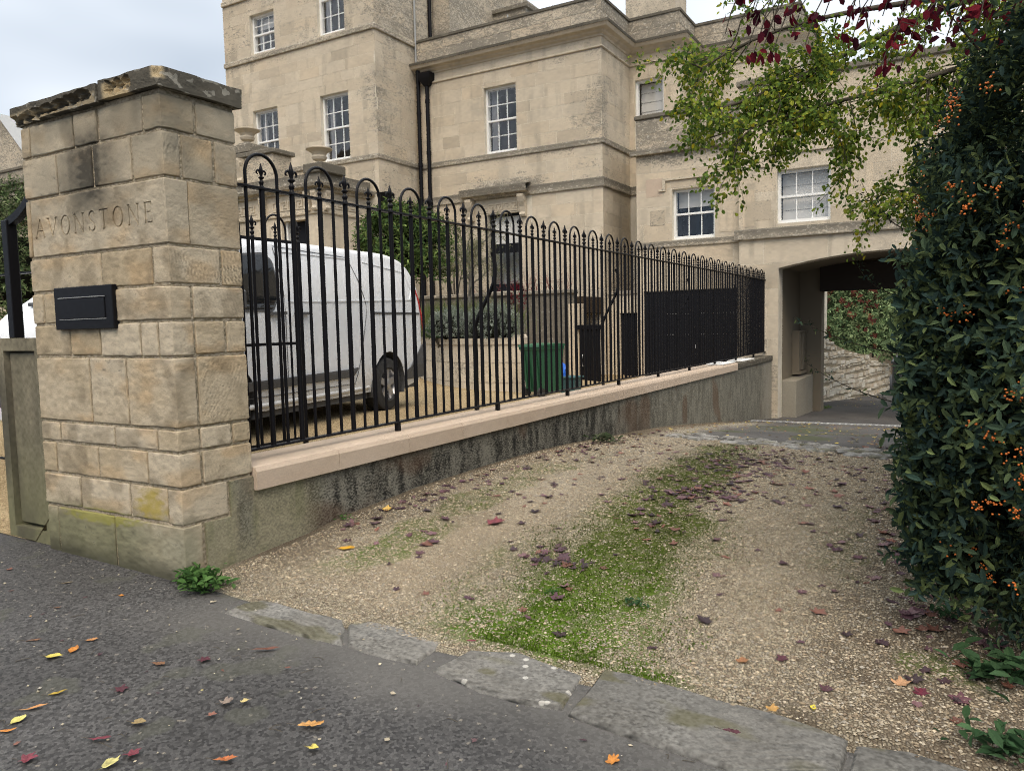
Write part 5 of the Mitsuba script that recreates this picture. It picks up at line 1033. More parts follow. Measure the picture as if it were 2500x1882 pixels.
for k in range(130):
    y_ = 3.5 + 4.5 * r.random() ** 1.6; z_ = r.uniform(.3, 2.25) if k % 3 else r.uniform(.3, 1.4); cluster(np.array([hedge_face(np.array([y_]), np.array([z_]))[0] - .10, y_, z_]), r.integers(5, 18), (.012, .016, .018))
for k in range(60):
    x_, z_ = r.uniform(-.05, .7), r.uniform(.35, 2.25); cluster(np.array([x_, hedge_end(np.array([x_]), np.array([z_]))[0] - .12, z_]), r.integers(6, 18), (.018, .013, .017))
put(hg + "__berries", b, "berry", True, label="clusters of orange berries", kind="stuff")
# tree that hangs over the hedge
def branch_tree(r, limbs, depth, out, rad, L):
    for (p, d, ln, rd, lev) in limbs:
        n = 7; pts = [np.array(p)]; dd = unit(np.array(d, float))
        for i in range(n): dd = unit(dd + .16 * r.normal(size=3) + np.array([0, 0, -.035 * lev])); pts.append(pts[-1] + dd * ln / n)
        out.append((np.array(pts), np.linspace(rd, rd * .45, n + 1), lev))
        if lev < depth:
            for k in range(r.integers(4, 7)):
                i = r.integers(2, n + 1); u = unit(dd * .55 + rdir(r, 1)[0] * np.array([1, 1, .75])); branch_tree(r, [(pts[i], u, ln * r.uniform(.38, .62), rd * .42, lev + 1)], depth, out, rad, L)
tr = thing("overhanging_tree", "small tree with yellow green leaves hanging over the arch", "tree")
r = np.random.default_rng(8); br = []
Q0 = np.array([-2.05, 5.15, 3.42])
main = curve([(1.5, 7.2, .6), (1.45, 7.1, 2.4), (1.1, 6.8, 3.35), (.35, 6.4, 3.55), (-.66, 6.06, 3.24), (-1.14, 5.75, 2.97), (-1.5, 5.6, 2.85)], 30); br.append((main, np.r_[np.linspace(.075, .045, 12), np.linspace(.042, .010, 18)], 0))
main2 = curve([(1.1, 6.8, 3.35), (.4, 6.5, 3.18), (-.35, 6.1, 2.95), (-1.0, 5.75, 2.78), (-1.35, 5.6, 2.68)], 16); br.append((main2, np.linspace(.03, .008, 16), 0))
main3 = curve([(.35, 6.4, 3.55), (-.5, 6.1, 3.50), (-1.2, 5.75, 3.35), (-1.6, 5.5, 3.12)], 12); br.append((main3, np.linspace(.026, .007, 12), 0))
main4 = curve([(1.1, 6.8, 3.35), (.6, 6.7, 2.95), (.15, 6.5, 2.55), (-.2, 6.3, 2.25)], 14); br.append((main4, np.linspace(.02, .006, 14), 0))
for pts_, nn in ((main[12:], 44), (main2[1:], 40), (main3[2:], 12), (main4, 34)):
    for k in range(nn):
        i = r.integers(0, len(pts_)); u = unit(np.array([-.45, -.10, -.25]) + .9 * rdir(r, 1)[0]); branch_tree(r, [(pts_[i], u, r.uniform(.28, .55), .006, 2)], 3, br, 0, 0)
b = MB()
for p, rd, lev in br: b.tube(p, np.maximum(rd, .0018), 7 if lev < 1 else 4, cap=False)
put(tr + "__branch", b, "bark", True, label="grey brown branches")
GR = [(.18, .25, .04), (.23, .30, .05), (.125, .195, .04), (.10, .16, .04), (.075, .13, .04), (.31, .34, .055), (.15, .22, .045)]
YL = [(.42, .36, .03), (.36, .33, .05)]
P_, A_ = [], []
for p, rd, lev in br:
    if lev < 2: continue
    m = 36 if lev == 3 else 28; t_ = r.uniform(.15, 1.0, m) * (len(p) - 1); i = t_.astype(int).clip(0, len(p) - 2); f_ = (t_ - i)[:, None]; P_.append(p[i] * (1 - f_) + p[i + 1] * f_ + .035 * r.normal(size=(m, 3))); A_.append(unit(p[i + 1] - p[i]) * .5 + rdir(r, m) * .8 + [0, 0, -.35])
P_, A_ = np.vstack(P_), unit(np.vstack(A_)); n = len(P_); col = np.where(r.random((n, 1)) < .045, pick(r, n, YL), pick(r, n, GR)); lit = np.clip((P_[:, 2:] - 2.6) / 1.4, 0, 1); sz = r.uniform(.7, 1.25, n)
lput(tr + "__foliage", [leaves(P_ + A_ * .006, A_, unit(rdir(r, n) * .9 + [0, -.2, .8]), .034 * sz, .0245 * sz, col, .15, .2)], "leaf", label="small yellow green autumn leaves", kind="stuff")
# purple leaved branches hanging in from the top
pt = thing("purple_tree", "dark red leaved branches hanging in at the top right", "tree")
r = np.random.default_rng(15); b = MB(); P_, A_, S_ = [], [], []
stem = curve([(1.9, 5.2, .3), (1.85, 5.1, 2.2), (1.5, 4.9, 3.3), (.9, 4.7, 3.75), (.2, 4.5, 3.75), (-.4, 4.2, 3.5)], 24); b.tube(stem, np.linspace(.06, .022, 24), 8)
ends = [(-.97, 3.72, 2.76), (-.87, 3.82, 2.87), (-.97, 4.19, 2.94), (-.80, 3.68, 2.72), (-.85, 4.08, 2.85), (-.76, 4.24, 2.88), (-.70, 3.82, 2.81), (-.62, 3.75, 2.65), (-.89, 3.77, 2.67), (-.92, 4.08, 2.77), (-.87, 4.03, 2.75), (-.76, 3.75, 2.65), (-.60, 4.09, 2.85), (-.54, 4.31, 2.85), (-.49, 4.15, 2.84), (-.36, 4.40, 2.93), (-.17, 4.79, 2.96), (-.20, 4.52, 2.79), (-.08, 4.35, 2.74), (-.31, 4.03, 2.58), (-.26, 4.19, 2.61), (-.37, 4.26, 2.59), (-.01, 4.81, 2.95), (.22, 4.85, 2.95), (.14, 4.41, 2.72), (-.42, 4.3, 2.92), (-.30, 4.35, 2.82), (-.12, 4.5, 2.90), (-.05, 4.5, 2.80), (.05, 4.55, 2.93), (.08, 4.6, 2.84), (.16, 4.6, 2.92), (.20, 4.5, 2.86), (.02, 4.3, 2.66), (.28, 4.7, 2.88), (-.22, 4.2, 2.74), (.10, 4.7, 3.0), (-.48, 4.2, 2.78)]
for e in ends:
    s0 = stem[r.integers(15, 24)]; e = np.array(e) - (0, 0, .075); c = curve([s0, s0 * .5 + e * .5 + (0, 0, .10), e + (.03, 0, .10), e], 14); b.tube(c, np.linspace(.007, .0025, 14), 5)
    for k in range(r.integers(8, 15)):
        i = r.integers(10, 14); P_.append(c[i] + r.normal(size=3) * .012); A_.append(unit(np.array([0, 0, -1.0]) + .55 * r.normal(size=3))); S_.append(r.uniform(.038, .066))
    for k in range(2): q = c[r.integers(5, 13)]; b.tube([q, q + rdir(r, 1)[0] * .12, q + rdir(r, 1)[0] * .2], [.003, .002, .0015], 4)
put(pt + "__branch", b, "bark", True); P_, A_, S_ = np.array(P_), np.array(A_), np.array(S_); n = len(P_)
lput(pt + "__foliage", [leaves(P_, A_, rdir(r, n), S_, S_ * .62, pick(r, n, [(.095, .012, .020), (.060, .010, .018), (.14, .018, .026), (.045, .012, .020)]), .12, .1)], "leaf", label="large dark red leaves", kind="stuff")
# shrubs of the yard
def bush(name, label, cat, c, rad, nsh, nl, L, Wd, cols, seed, trunk=None, bsdf="glossy_leaf", up=.5, core=None, spread=1.0, mb=None):
    t = thing(name, label, cat); r = np.random.default_rng(seed); c, rad = np.array(c, float), np.array(rad, float)
    d = rdir(r, nsh); d[:, 2] = np.where(d[:, 2] < -.6, -d[:, 2], d[:, 2]); k = (.72 + .38 * meshkit.fbm(d * 2.1 + seed, 3, seed=seed)) * r.uniform(.72, 1.0, nsh); O = c + d * rad * k[:, None]
    lput(t + "__foliage", [shoots(r, O, unit(d + [0, 0, up] + .5 * rdir(r, nsh)), nl, L * .33, L, Wd, cols, spread)], bsdf, kind="stuff", label="leaves of the " + cat)
    if core: m = trimesh.creation.icosphere(3); put(t + "__shade_core", MB().add(c + m.vertices * rad * core * (.8 + .4 * meshkit.fbm(m.vertices * 2, 3, seed=seed))[:, None], m.faces), "hedge_shade", True)  # near-black blob within the leaves, shade put in as colour
    b = MB(); base = np.array(trunk if trunk else (c[0], c[1], c[2] - rad[2] - .1))
    for k in range(5): e = c + rdir(r, 1)[0] * rad * .55; b.tube(curve([base + r.normal(size=3) * .03 * [1, 1, 0], base * .5 + e * .5 + r.normal(size=3) * .06, e], 9), np.linspace(.03, .010, 9), 6)
    put(t + "__stem", b, "bark", True); return t
LAU = [(.075, .12, .035), (.055, .095, .032), (.11, .16, .05), (.06, .105, .04), (.15, .20, .065)]
bush("laurel_bush", "large round green laurel behind the back of the van", "bush", (-10.35, 13.25, 2.93), (1.05, .95, .92), 1700, 9, .105, .036, LAU, 31, (-10.15, 13.35, 1.0), core=.55)
SIL = [(.25, .28, .25), (.20, .235, .20), (.30, .33, .29), (.15, .19, .14)]
for k, (x, y, s, lab) in enumerate(((-8.35, 12.15, 1.0, "silver grey shrub in the raised bed nearest the van"), (-7.45, 12.1, 1.15, "silver grey shrub at the right end of the raised bed"), (-9.5, 13.4, .9, "silver grey shrub below the round laurel"))):
    LASTG = bush("silver_shrub", lab, "shrub", (x, y, 1.32), (.55 * s, .45 * s, .34 * s), 700, 9, .045, .010, SIL, 51 + k, bsdf="leaf", up=.8, core=.7); labels[LASTG]["group"] = "silver grey shrubs in the raised bed"
GRS = [(.16, .19, .075), (.12, .16, .06), (.22, .24, .10), (.10, .14, .055)]
for k, (x, y, lab) in enumerate(((-9.1, 12.9, "tuft of tall lavender stems left in the bed"), (-8.1, 12.9, "tuft of tall lavender stems behind the silver shrubs"))):
    t = thing("lavender", lab, "plant", "lavender tufts in the raised bed"); r = np.random.default_rng(71 + k); n = 1500; O = np.array([x, y, 1.1]) + r.normal(size=(n, 3)) * (.32, .28, .02); D = unit(r.normal(size=(n, 3)) * .28 + [0, 0, 1]); lput(t + "__stems", [leaves(O, D, rdir(r, n), r.uniform(.45, .85, n), r.uniform(.008, .013, n), pick(r, n, GRS), .1, .1)], "leaf", kind="stuff", label="thin stems")
bush("low_green_plant", "low bright green plant at the foot of the silver shrub", "plant", (-8.75, 12.3, 1.2), (.30, .25, .16), 260, 6, .05, .035, [(.06, .14, .05), (.05, .11, .045)], 91, up=.8)
# olive tree
ol = thing("olive_tree", "thin grey stemmed olive tree in front of the garden door", "tree"); r = np.random.default_rng(33); br = []
tk_ = curve([(-8.72, 13.2, 1.0), (-8.70, 13.2, 1.6), (-8.62, 13.2, 2.2), (-8.66, 13.2, 2.7)], 12); br.append((tk_, np.linspace(.05, .03, 12), 0)); limbs = [(tk_[k], unit(np.array([r.normal() * .6, r.normal() * .4, .9])), r.uniform(.7, 1.15), .018, 1) for k in (6, 8, 9, 10, 11, 11, 11)]; branch_tree(r, limbs, 3, br, 0, 0)
b = MB()
for p, rd, lev in br: b.tube(p, np.maximum(rd, .003), 6 if lev < 2 else 4, cap=False)
put(ol + "__trunk", b, "grey_bark", True); P_ = np.vstack([p[r.integers(1, len(p), 22)] + r.normal(size=(22, 3)) * .05 for p, _, lev in br if lev >= 2]); n = len(P_)
lput(ol + "__foliage", [leaves(P_, unit(rdir(r, n) + [0, 0, .1]), rdir(r, n), r.uniform(.04, .07, n), .010, pick(r, n, [(.17, .19, .10), (.12, .145, .075), (.24, .245, .15), (.26, .23, .12)]), .1, .1)], "leaf", kind="stuff", label="sparse grey green leaves")
# red twigs of dogwood on the terrace, small dark red shrub
dg = thing("red_stem_shrub", "bare red stemmed shrub on top of the retaining wall", "shrub"); r = np.random.default_rng(41); b = MB()
for k in range(60): p = np.array([-9.0 + .55 * r.normal(), 16.95 + .15 * r.normal(), 1.96]); d = unit(np.array([r.normal() * .45, r.normal() * .3, 1])); b.tube([p, p + d * .3, p + d * .5 + r.normal(size=3) * .05, p + d * .65 + r.normal(size=3) * .10], [.006, .005, .004, .003], 4, cap=False)
diffuse("red_bark", rgb(.20, .06, .055)); put(dg + "__stem", b, "red_bark", True)
bush("wine_red_shrub", "small wine red shrub beside the retaining wall", "shrub", (-7.75, 13.6, 1.85), (.20, .2, .34), 140, 6, .035, .018, [(.12, .012, .02), (.08, .012, .018)], 43)
# climber by the porch, shrub left of the pillar
bush("porch_climber", "light green climber against the porch behind the van", "climber", (-17.1, 13.6, 3.55), (.75, .4, 1.2), 500, 8, .08, .035, [(.11, .17, .05), (.16, .22, .07), (.08, .13, .04)], 45)
bush("wall_shrub", "small green shrub below the garden door", "shrub", (-11.6, 17.0, 3.0), (.45, .3, 1.2), 300, 7, .06, .025, [(.10, .14, .06), (.14, .18, .08)], 46)
bush("garden_shrub", "airy green shrub left of the pillar behind the van", "shrub", (-15.7, 8.2, 2.5), (1.9, 1.2, 1.7), 2600, 8, .08, .026, [(.055, .085, .035), (.09, .13, .055), (.15, .18, .09), (.04, .062, .03)], 47, core=.42)
# neighbouring house at the left edge
nh = thing("neighbour_house", "pale stone house with stepped bays at the far left", "house")
b = MB()
for (x1, y0, z1, w) in ((-24.0, 14.8, 6.6, .3), (-23.6, 14.2, 5.65, .25), (-23.0, 13.4, 4.9, .2)): b.box(-48, x1, y0, y0 + 8, 0, z1, (.5, w, 0))
b.add([[-48, 15.0, 6.5], [-26.9, 15.0, 6.5], [-29.6, 15.0, 9.15], [-48, 15.0, 9.15], [-48, 22.8, 6.5], [-26.9, 22.8, 6.5], [-29.6, 22.8, 9.15], [-48, 22.8, 9.15]], [[0, 1, 2, 3], [5, 4, 7, 6], [1, 5, 6, 2]], (.5, .45, 0))
put(nh + "__wall", b, "ashlar", False, "uv")
b = MB()
for (x1, y0, z1) in ((-24.0, 14.8, 6.55), (-23.6, 14.2, 5.65), (-23.0, 13.4, 4.85)): b.box(-48, x1 + .2, y0 - .2, y0 + .3, z1, z1 + .14, (.3, .8, 0)); b.box(-48, x1 + .05, y0 - .05, y0 + .3, z1 + .14, z1 + .5, (.4, .6, 0)); b.box(-48, x1 + .1, y0 - .1, y0 + .3, z1 + .5, z1 + .58, (.3, .85, 0))
put(nh + "__cornice", b, "ashlar", False, "uv")
put(nh + "__roof", MB().add([[-48, 14.9, 9.16], [-29.6, 14.9, 9.16], [-29.6, 22.9, 9.16], [-48, 22.9, 9.16]], [[0, 1, 2, 3]]).add([[-26.8, 14.9, 6.5], [-29.6, 14.9, 9.22], [-29.6, 22.9, 9.22], [-26.8, 22.9, 6.5]], [[0, 1, 2, 3]]), "grey_zinc")
# ---------------------------------------------------------------- beyond the arch
rwall = thing("rubble_wall", "sunlit rough stone wall beyond the arch".replace("sunlit ", "pale "), "wall"); r = np.random.default_rng(61)
A0, A1_ = np.array([-3.9, 22.2]), np.array([-2.0, 29.2]); Lw = np.linalg.norm(A1_ - A0); dw = (A1_ - A0) / Lw; nw = np.array([dw[1], -dw[0]])
hw = lambda s: np.interp(s, [0, 1.6, 3, 7.4], [1.25, .95, .45, -.22]); zbw = lambda s: -1.75
def wpt(s, o, z): q = A0 + dw * s + nw * o; return (q[0], q[1], z)
b = MB(); k_ = np.linspace(0, Lw, 12); P = np.array([[wpt(s, 0, zbw(s)), wpt(s, 0, hw(s) - .02), wpt(s, -.4, hw(s) - .02), wpt(s, -.4, zbw(s))] for s in k_]); b.add(P.reshape(-1, 3), grid_faces(12, 4, True)); put(rwall + "__core", b, "mortar")
cand = []
z = -1.5
while z < 1.3:
    hgt = r.uniform(.06, .17); s = r.uniform(-.2, 0); wob = r.uniform(0, 6)
    while s < Lw:
        L = r.uniform(.10, .34); dz_ = .05 * math.sin(s * 1.7 + wob) + r.uniform(-.018, .018)
        if s > 0 and z + hgt < hw(s + L / 2): cand.append((s, min(s + L, Lw), z + dz_, z + hgt * r.uniform(.8, 1.08) + dz_))
        s += L
    z += hgt
big = sorted(cand, key=lambda c: -(c[1] - c[0]) * (c[3] - c[2]) / (22 + c[0]) ** 2)
rest = MB()
for k, (s0, s1, z0, z1) in enumerate(big):
    o = r.uniform(.01, .04); j = r.uniform(-.01, .01, 8); v = np.array([wpt(s0 + .008, -.05, z0 + .006), wpt(s1 - .008, -.05, z0 + .006), wpt(s1 - .008, -.05, z1 - .006), wpt(s0 + .008, -.05, z1 - .006), wpt(s0 + .018 + j[0], o + j[1], z0 + .012 + j[2]), wpt(s1 - .018, o + j[3], z0 + .014 + j[4]), wpt(s1 - .016 + j[5], o + j[6], z1 - .012), wpt(s0 + .016, o + j[7], z1 - .014)]); ff = [[4, 5, 6, 7], [0, 1, 5, 4], [1, 2, 6, 5], [2, 3, 7, 6], [3, 0, 4, 7]]; c = (2.0 if r.random() < .6 else .5 + .5 * r.random(), .02 + .30 * r.random() ** 2.5, 0)
    if k < 290: put(rwall + "__stone", MB().add(v, ff, c), "ashlar", False, "uv")
    else: rest.add(v, ff, c)
if rest.v: put(rwall + "__small_stones", rest, "ashlar", False, "uv", kind="stuff", label="remaining small stones")
def bank(name, label, cat, cols, n, x0, x1, y0, y1, z0, z1, L, Wd, seed, bsdf="leaf", slope=0.0):
    t = thing(name, label, cat); r = np.random.default_rng(seed); u, w = r.random(n), r.random(n); x = x0 + (x1 - x0) * u; z = z0 + (z1 - z0) * w; y = y0 + (y1 - y0) * (.5 * w + .5 * u) + .9 * (meshkit.fbm(np.stack([x * .7, z * .7, x * 0 + seed], -1), 3) - .5) + r.uniform(0, .3, n)
    O = np.stack([x, y, z], -1); lput(t + "__foliage", [shoots(r, O, unit(np.array([-.1, -1, .3]) + .8 * rdir(r, n)), 8, L * .35, L, Wd, cols)], bsdf, kind="stuff", label="leaves of the " + cat)
    if name == 'red_creeper': return t
    g_ = np.linspace(0, 1, 12); U, Wq = np.meshgrid(g_, g_, indexing='ij'); put(t + '__shade_backing', MB().add(np.stack([x0 + (x1 - x0) * U, y0 + (y1 - y0) * (.5 * Wq + .5 * U) + .75, z0 + .15 + (z1 - z0 - .3) * Wq], -1).reshape(-1, 3), grid_faces(12, 12, False)), 'leafy_shade', True)  # dark green sheet closing gaps between leaves, coloured like shade
    b = MB()
    for k in range(8): xx = x0 + (x1 - x0) * (k + .5) / 8; yb_ = y0 + .6 + (y1 - y0) * (k / 8) * .5; b.tube(curve([(xx, yb_ + .9, -1.7), (xx + .1, yb_ + .95, (z0 + z1) / 2), (xx - .1, yb_ + (y1 - y0) * .4 + .8, z1 - .2)], 7), .03, 5)
    put(t + "__stem", b, "dark_bark", True); return t
bank("ivy_bank", "bank of dark green shrubs above the rough wall", "shrub", [(.16, .24, .12), (.22, .30, .15), (.10, .165, .085), (.28, .36, .19)], 3600, -5.0, 2.6, 27.4, 33.0, -.05, 5.4, .13, .055, 62)
bank("hill_shrubs", "lighter green shrubs rising behind the dark bank", "shrub", [(.18, .25, .12), (.22, .29, .14), (.14, .20, .10), (.27, .33, .17)], 1800, -4.4, 3.5, 29.5, 38.0, 1.2, 7.5, .15, .06, 63)
bank("red_creeper", "dark red creeper trailing over the rough wall", "creeper", [(.10, .035, .03), (.14, .05, .04), (.08, .03, .028), (.18, .09, .05)], 42, -3.6, -2.2, 25.4, 27.9, .3, 2.4, .10, .06, 64)
fg = thing("pale_outbuilding", "pale low outbuilding with a grey roof beyond the rough wall", "building")
put(fg + "__wall", MB().box(-2.1, 1.8, 32.0, 34, -1.7, -.42), "far_render"); put(fg + "__ledge", MB().cbox(-2.15, 1.85, 31.94, 34, -.42, -.34, .01), "far_render"); put(fg + "__roof", MB().add([[-2.15, 31.9, -.34], [1.9, 31.9, -.34], [1.9, 33.4, .42], [-1.6, 33.4, .42]], [[0, 1, 2, 3]]).add([[-2.15, 31.9, -.34], [-1.6, 33.4, .42], [-2.15, 34, -.34]], [[0, 1, 2]]), "grey_zinc")
# ---------------------------------------------------------------- small things on the ground
def gz(x, y): return np.where(np.asarray(y) < 2.6, pave_z(x), dz(np.asarray(x, float), np.asarray(y, float)))
r = np.random.default_rng(101)
def mask_moss(x, y):
    f = meshkit.fbm(np.stack([x * 3.1, y * 2.2, x * 0 + 2], -1), 3); xc = -1.52 - .09 * (y - 2.7); wd = .52 - .028 * (y - 2.7); return np.clip((1.25 - (np.abs(x - xc) / wd + 1.5 * (f - .5))) / .9, 0, 1) * (y > 2.72) * (y < 8.4)
# loose pebbles
ic = trimesh.Trimesh([[1, 0, 0], [-1, 0, 0], [0, 1, 0], [0, -1, 0], [0, 0, 1], [0, 0, -1]], [[0, 2, 4], [2, 1, 4], [1, 3, 4], [3, 0, 4], [2, 0, 5], [1, 2, 5], [3, 1, 5], [0, 3, 5]], process=False)
def pebble_mesh(x, y, s, cols, lift=.25):
    n = len(x); V = ic.vertices[None] * (1.2 * s[:, None, None] * r.uniform(.65, 1.25, (n, 1, 3)) * [1, 1, .62]) * (1 + .22 * r.normal(size=(n, 6, 1)).clip(-1, 1)); V[..., 2] += (gz(x, y) + s * lift)[:, None]; V[..., 0] += x[:, None]; V[..., 1] += y[:, None]
    F = ic.faces[None] + (np.arange(n) * 6)[:, None, None]; return V.reshape(-1, 3), F.reshape(-1, 3), np.repeat(pick(r, n, cols, .2), 6, 0)
GC = [(.34, .285, .20), (.28, .225, .15), (.39, .34, .26), (.23, .18, .12), (.28, .255, .21), (.35, .30, .215), (.17, .13, .09), (.26, .215, .155)]
n = 110000; y = 2.62 + 6.0 * r.random(n) ** 1.5; x = -3.5 + (3.75) * r.random(n); k = (r.random(n) > .78 * mask_moss(x, y)) & ((y > 2.78) | (r.random(n) < .35)); x, y = x[k], y[k]
put_p = pebble_mesh(x, y, r.gamma(7, .00056, len(x)).clip(.0018, .0085) * (1 + .12 * np.clip(y - 4, 0, 4)), GC)
lput("gravel_pebbles", [put_p], "pebble", label="loose yellow pebbles of the gravel drive", category="gravel", kind="stuff")
n = 300; x = r.uniform(-5, .4, n); y = 2.5 - 1.5 * r.random(n) ** 1.8; lput("stray_pebbles", [pebble_mesh(x, y, r.gamma(4, .0009, n).clip(.0015, .010), [(.40, .35, .26), (.34, .30, .22), (.30, .28, .24)], .4)], "pebble", label="pale pebbles strayed onto the tarmac pavement", category="gravel", kind="stuff")
# moss tufts
n = 60000; y = 2.74 + 4.6 * r.random(n) ** 1.6; x = -2.5 + 1.75 * r.random(n); k = r.random(n) < mask_moss(x, y) ** 1.6 * .95 * (.25 + 1.5 * np.clip(meshkit.fbm(np.stack([x * 9, y * 9, x * 0], -1), 3, seed=4) - .3, 0, 1)); x, y = x[k], y[k]; n = len(x); O = np.stack([x, y, gz(x, y) - .001], -1)
cl = np.clip((4.2 - y)[:, None] / 1.6 + .3 * r.normal(size=(n, 1)), 0, 1); col = (1 - cl) * np.array([.070, .092, .024]) + cl * np.array([.088, .155, .016]); lput("moss", [leaves(O, unit(r.normal(size=(n, 3)) * .6 + [0, 0, .8]), rdir(r, n), r.uniform(.008, .019, n), r.uniform(.004, .008, n), col * r.uniform(.6, 1.3, (n, 1)), .1, .1)], "leaf", label="bright green moss along the middle of the drive", category="moss", kind="stuff")
# fallen leaves: an oak or maple outline, curled
def outline(kind):
    a = np.linspace(0, 2 * np.pi, 25)[:-1]
    if kind == "maple": rr = .44 + .11 * np.cos(5 * a) + .05 * np.cos(10 * a + 1) + .07 * np.cos(a) + .03 * np.sin(3 * a)
    elif kind == "oak": return np.array([(-.5, 0), (-.36, .05), (-.28, .13), (-.20, .09), (-.10, .20), (-.02, .14), (.08, .24), (.16, .17), (.26, .22), (.32, .13), (.42, .12), (.5, 0), (.42, -.12), (.32, -.13), (.26, -.22), (.16, -.17), (.08, -.24), (-.02, -.14), (-.10, -.20), (-.20, -.09), (-.28, -.13), (-.36, -.05)])
    elif kind == "long": return np.array([(-.5, 0), (-.35, .07), (-.15, .13), (.05, .14), (.25, .11), (.4, .06), (.5, 0), (.4, -.06), (.25, -.11), (.05, -.14), (-.15, -.13), (-.35, -.07)])
    else: return np.array([(-.62, .015), (-.42, .03), (-.36, .16), (-.18, .30), (.04, .32), (.24, .22), (.42, .08), (.52, 0), (.42, -.08), (.24, -.22), (.04, -.32), (-.18, -.30), (-.36, -.16), (-.42, -.03), (-.62, -.015)])
    return np.stack([rr * np.cos(a), rr * np.sin(a)], 1)
OUT = {k: outline(k) for k in ("maple", "oak", "long", "ovate")}
def fallen(x, y, size, ang, kind, curl, tilt, seed):
    rr = np.random.default_rng(seed + 7); o = OUT[kind] * (1 + .11 * rr.normal(size=(len(OUT[kind]), 1))) * [1, rr.uniform(.8, 1.15)]; m = len(o); P_ = np.vstack([[(0, 0)], o * .55, o]) * size; u, v = P_[:, 0], P_[:, 1]
    zz = np.abs(v) * curl + (u / size) ** 2 * size * curl * .8 + .012 * size * rr.normal(size=len(P_)) + tilt * u + .008 * np.sin(u / size * 9 + seed)* size*2
    ca, sa = math.cos(ang), math.sin(ang); X, Y = x + u * ca - v * sa, y + u * sa + v * ca; zz = zz - zz.min() + .002; g0 = gz(X, Y); Z = zz + np.maximum(g0, float(np.max(g0)) - .01)
    j = np.arange(m); k = (j + 1) % m; F = np.vstack([np.stack([j * 0, 1 + j, 1 + k], 1), np.stack([1 + j, 1 + m + j, 1 + m + k], 1), np.stack([1 + j, 1 + m + k, 1 + k], 1)]); return np.stack([X, Y, Z], 1), F
Y1c, ORc, BRc, REc, MRc, GYc, RUc = (.52, .43, .085), (.50, .20, .035), (.17, .085, .045), (.165, .030, .045), (.075, .020, .030), (.20, .155, .125), (.42, .20, .07)
FL = [(-3.27, 1.72, .085, .3, "ovate", Y1c, "pale yellow leaf touching the orange leaf on the tarmac"), (-3.265, 1.80, .072, 2.0, "ovate", ORc, "orange leaf behind the pale yellow leaf on the tarmac"), (-3.52, 1.77, .085, .5, "long", BRc, "curled dark brown leaf left of the orange leaf"), (-3.30, 1.90, .075, .6, "oak", RUc, "light brown leaf right of the orange leaf"), (-2.94, 1.55, .075, .9, "long", (.38, .26, .03), "narrow yellow brown leaf at the lower left"), (-2.86, 1.37, .070, 1.6, "ovate", (.58, .53, .16), "lemon yellow heart shaped leaf at the left edge"), (-2.90, 1.44, .095, .7, "long", RUc, "tan leaf above the lemon yellow leaf"), (-2.49, 1.44, .088, .35, "long", REc, "pinkish red leaf on the lower left tarmac"), (-2.32, 1.37, .075, 1.5, "ovate", (.50, .46, .18), "yellow leaf at the bottom edge of the picture"), (-1.93, 1.86, .118, .35, "oak", (.50, .27, .085), "large light brown oak leaf on the tarmac"), (-2.02, 1.57, .085, .4, "oak", (.43, .14, .045), "rusty oak leaf near the bottom edge"), (-2.76, 1.69, .055, .8, "maple", MRc, "flattened dark red leaf in the middle of the left tarmac"), (-2.70, 2.02, .055, .2, "maple", MRc, "dark red leaf flattened near the kerb"), (-2.32, 1.82, .052, 1.0, "maple", GYc, "grey brown crumpled leaf left of the oak leaf"), (-1.82, 1.76, .050, .2, "ovate", (.55, .45, .10), "small yellow leaf right of the oak leaf"), (-2.31, 1.44, .055, .1, "maple", REc, "small crimson leaf near the bottom edge"), (-2.58, 1.25, .062, .5, "maple", REc, "maroon leaf at the lower left"), (-2.55, 2.22, .125, .5, "long", (.15, .055, .035), "long rust coloured leaf pressed flat by the kerb"), (-2.83, 1.90, .07, .2, "oak", BRc, "flat brown leaf in the middle of the tarmac"), (-2.47, 1.57, .065, .3, "ovate", (.27, .20, .09), "dull yellow brown leaf with a twig"), (-4.13, 2.27, .07, .5, "long", (.16, .13, .08), "thin dark leaf at the foot of the pillar"), (-3.82, 2.04, .05, .4, "oak", BRc, "small brown leaf left of the kerb"), (-3.70, 2.30, .045, .1, "ovate", ORc, "small orange leaf in front of the pillar"), (-2.82, 1.31, .07, .5, "long", ORc, "orange brown leaf at the bottom left corner"),
      (-3.13, 3.36, .115, .25, "ovate", (.60, .33, .02), "bright golden leaf by the boundary wall"), (-3.38, 4.05, .115, 1.9, "ovate", (.55, .37, .10), "golden leaf leaning on the boundary wall"), (-2.56, 4.12, .13, .4, "maple", (.17, .035, .045), "large dark red leaf on the pale wheel track"), (-.93, 2.18, .06, 1.2, "maple", ORc, "pale orange leaf below the longest kerb stone"), (-.62, 2.45, .075, .1, "oak", MRc, "dark wet leaf on the longest kerb stone"), (-.53, 2.65, .05, .3, "maple", (.42, .24, .07), "small tan leaf on the longest kerb stone"), (-.42, 2.81, .040, 1.6, "ovate", (.62, .52, .06), "small bright yellow leaf behind the longest kerb stone"), (-.16, 3.11, .065, .3, "maple", (.44, .25, .13), "beige leaf beside the round maroon leaf"), (-.09, 3.07, .058, 1.0, "maple", (.11, .015, .03), "round maroon leaf on the right gravel"), (-.73, 3.05, .058, .4, "maple", (.26, .12, .05), "curled brown leaf in the middle of the gravel"), (-.59, 3.13, .055, .9, "maple", MRc, "dark red leaf right of the curled brown leaf"), (-1.78, 2.66, .06, .1, "long", REc, "pink red leaf on the short kerb stone")]
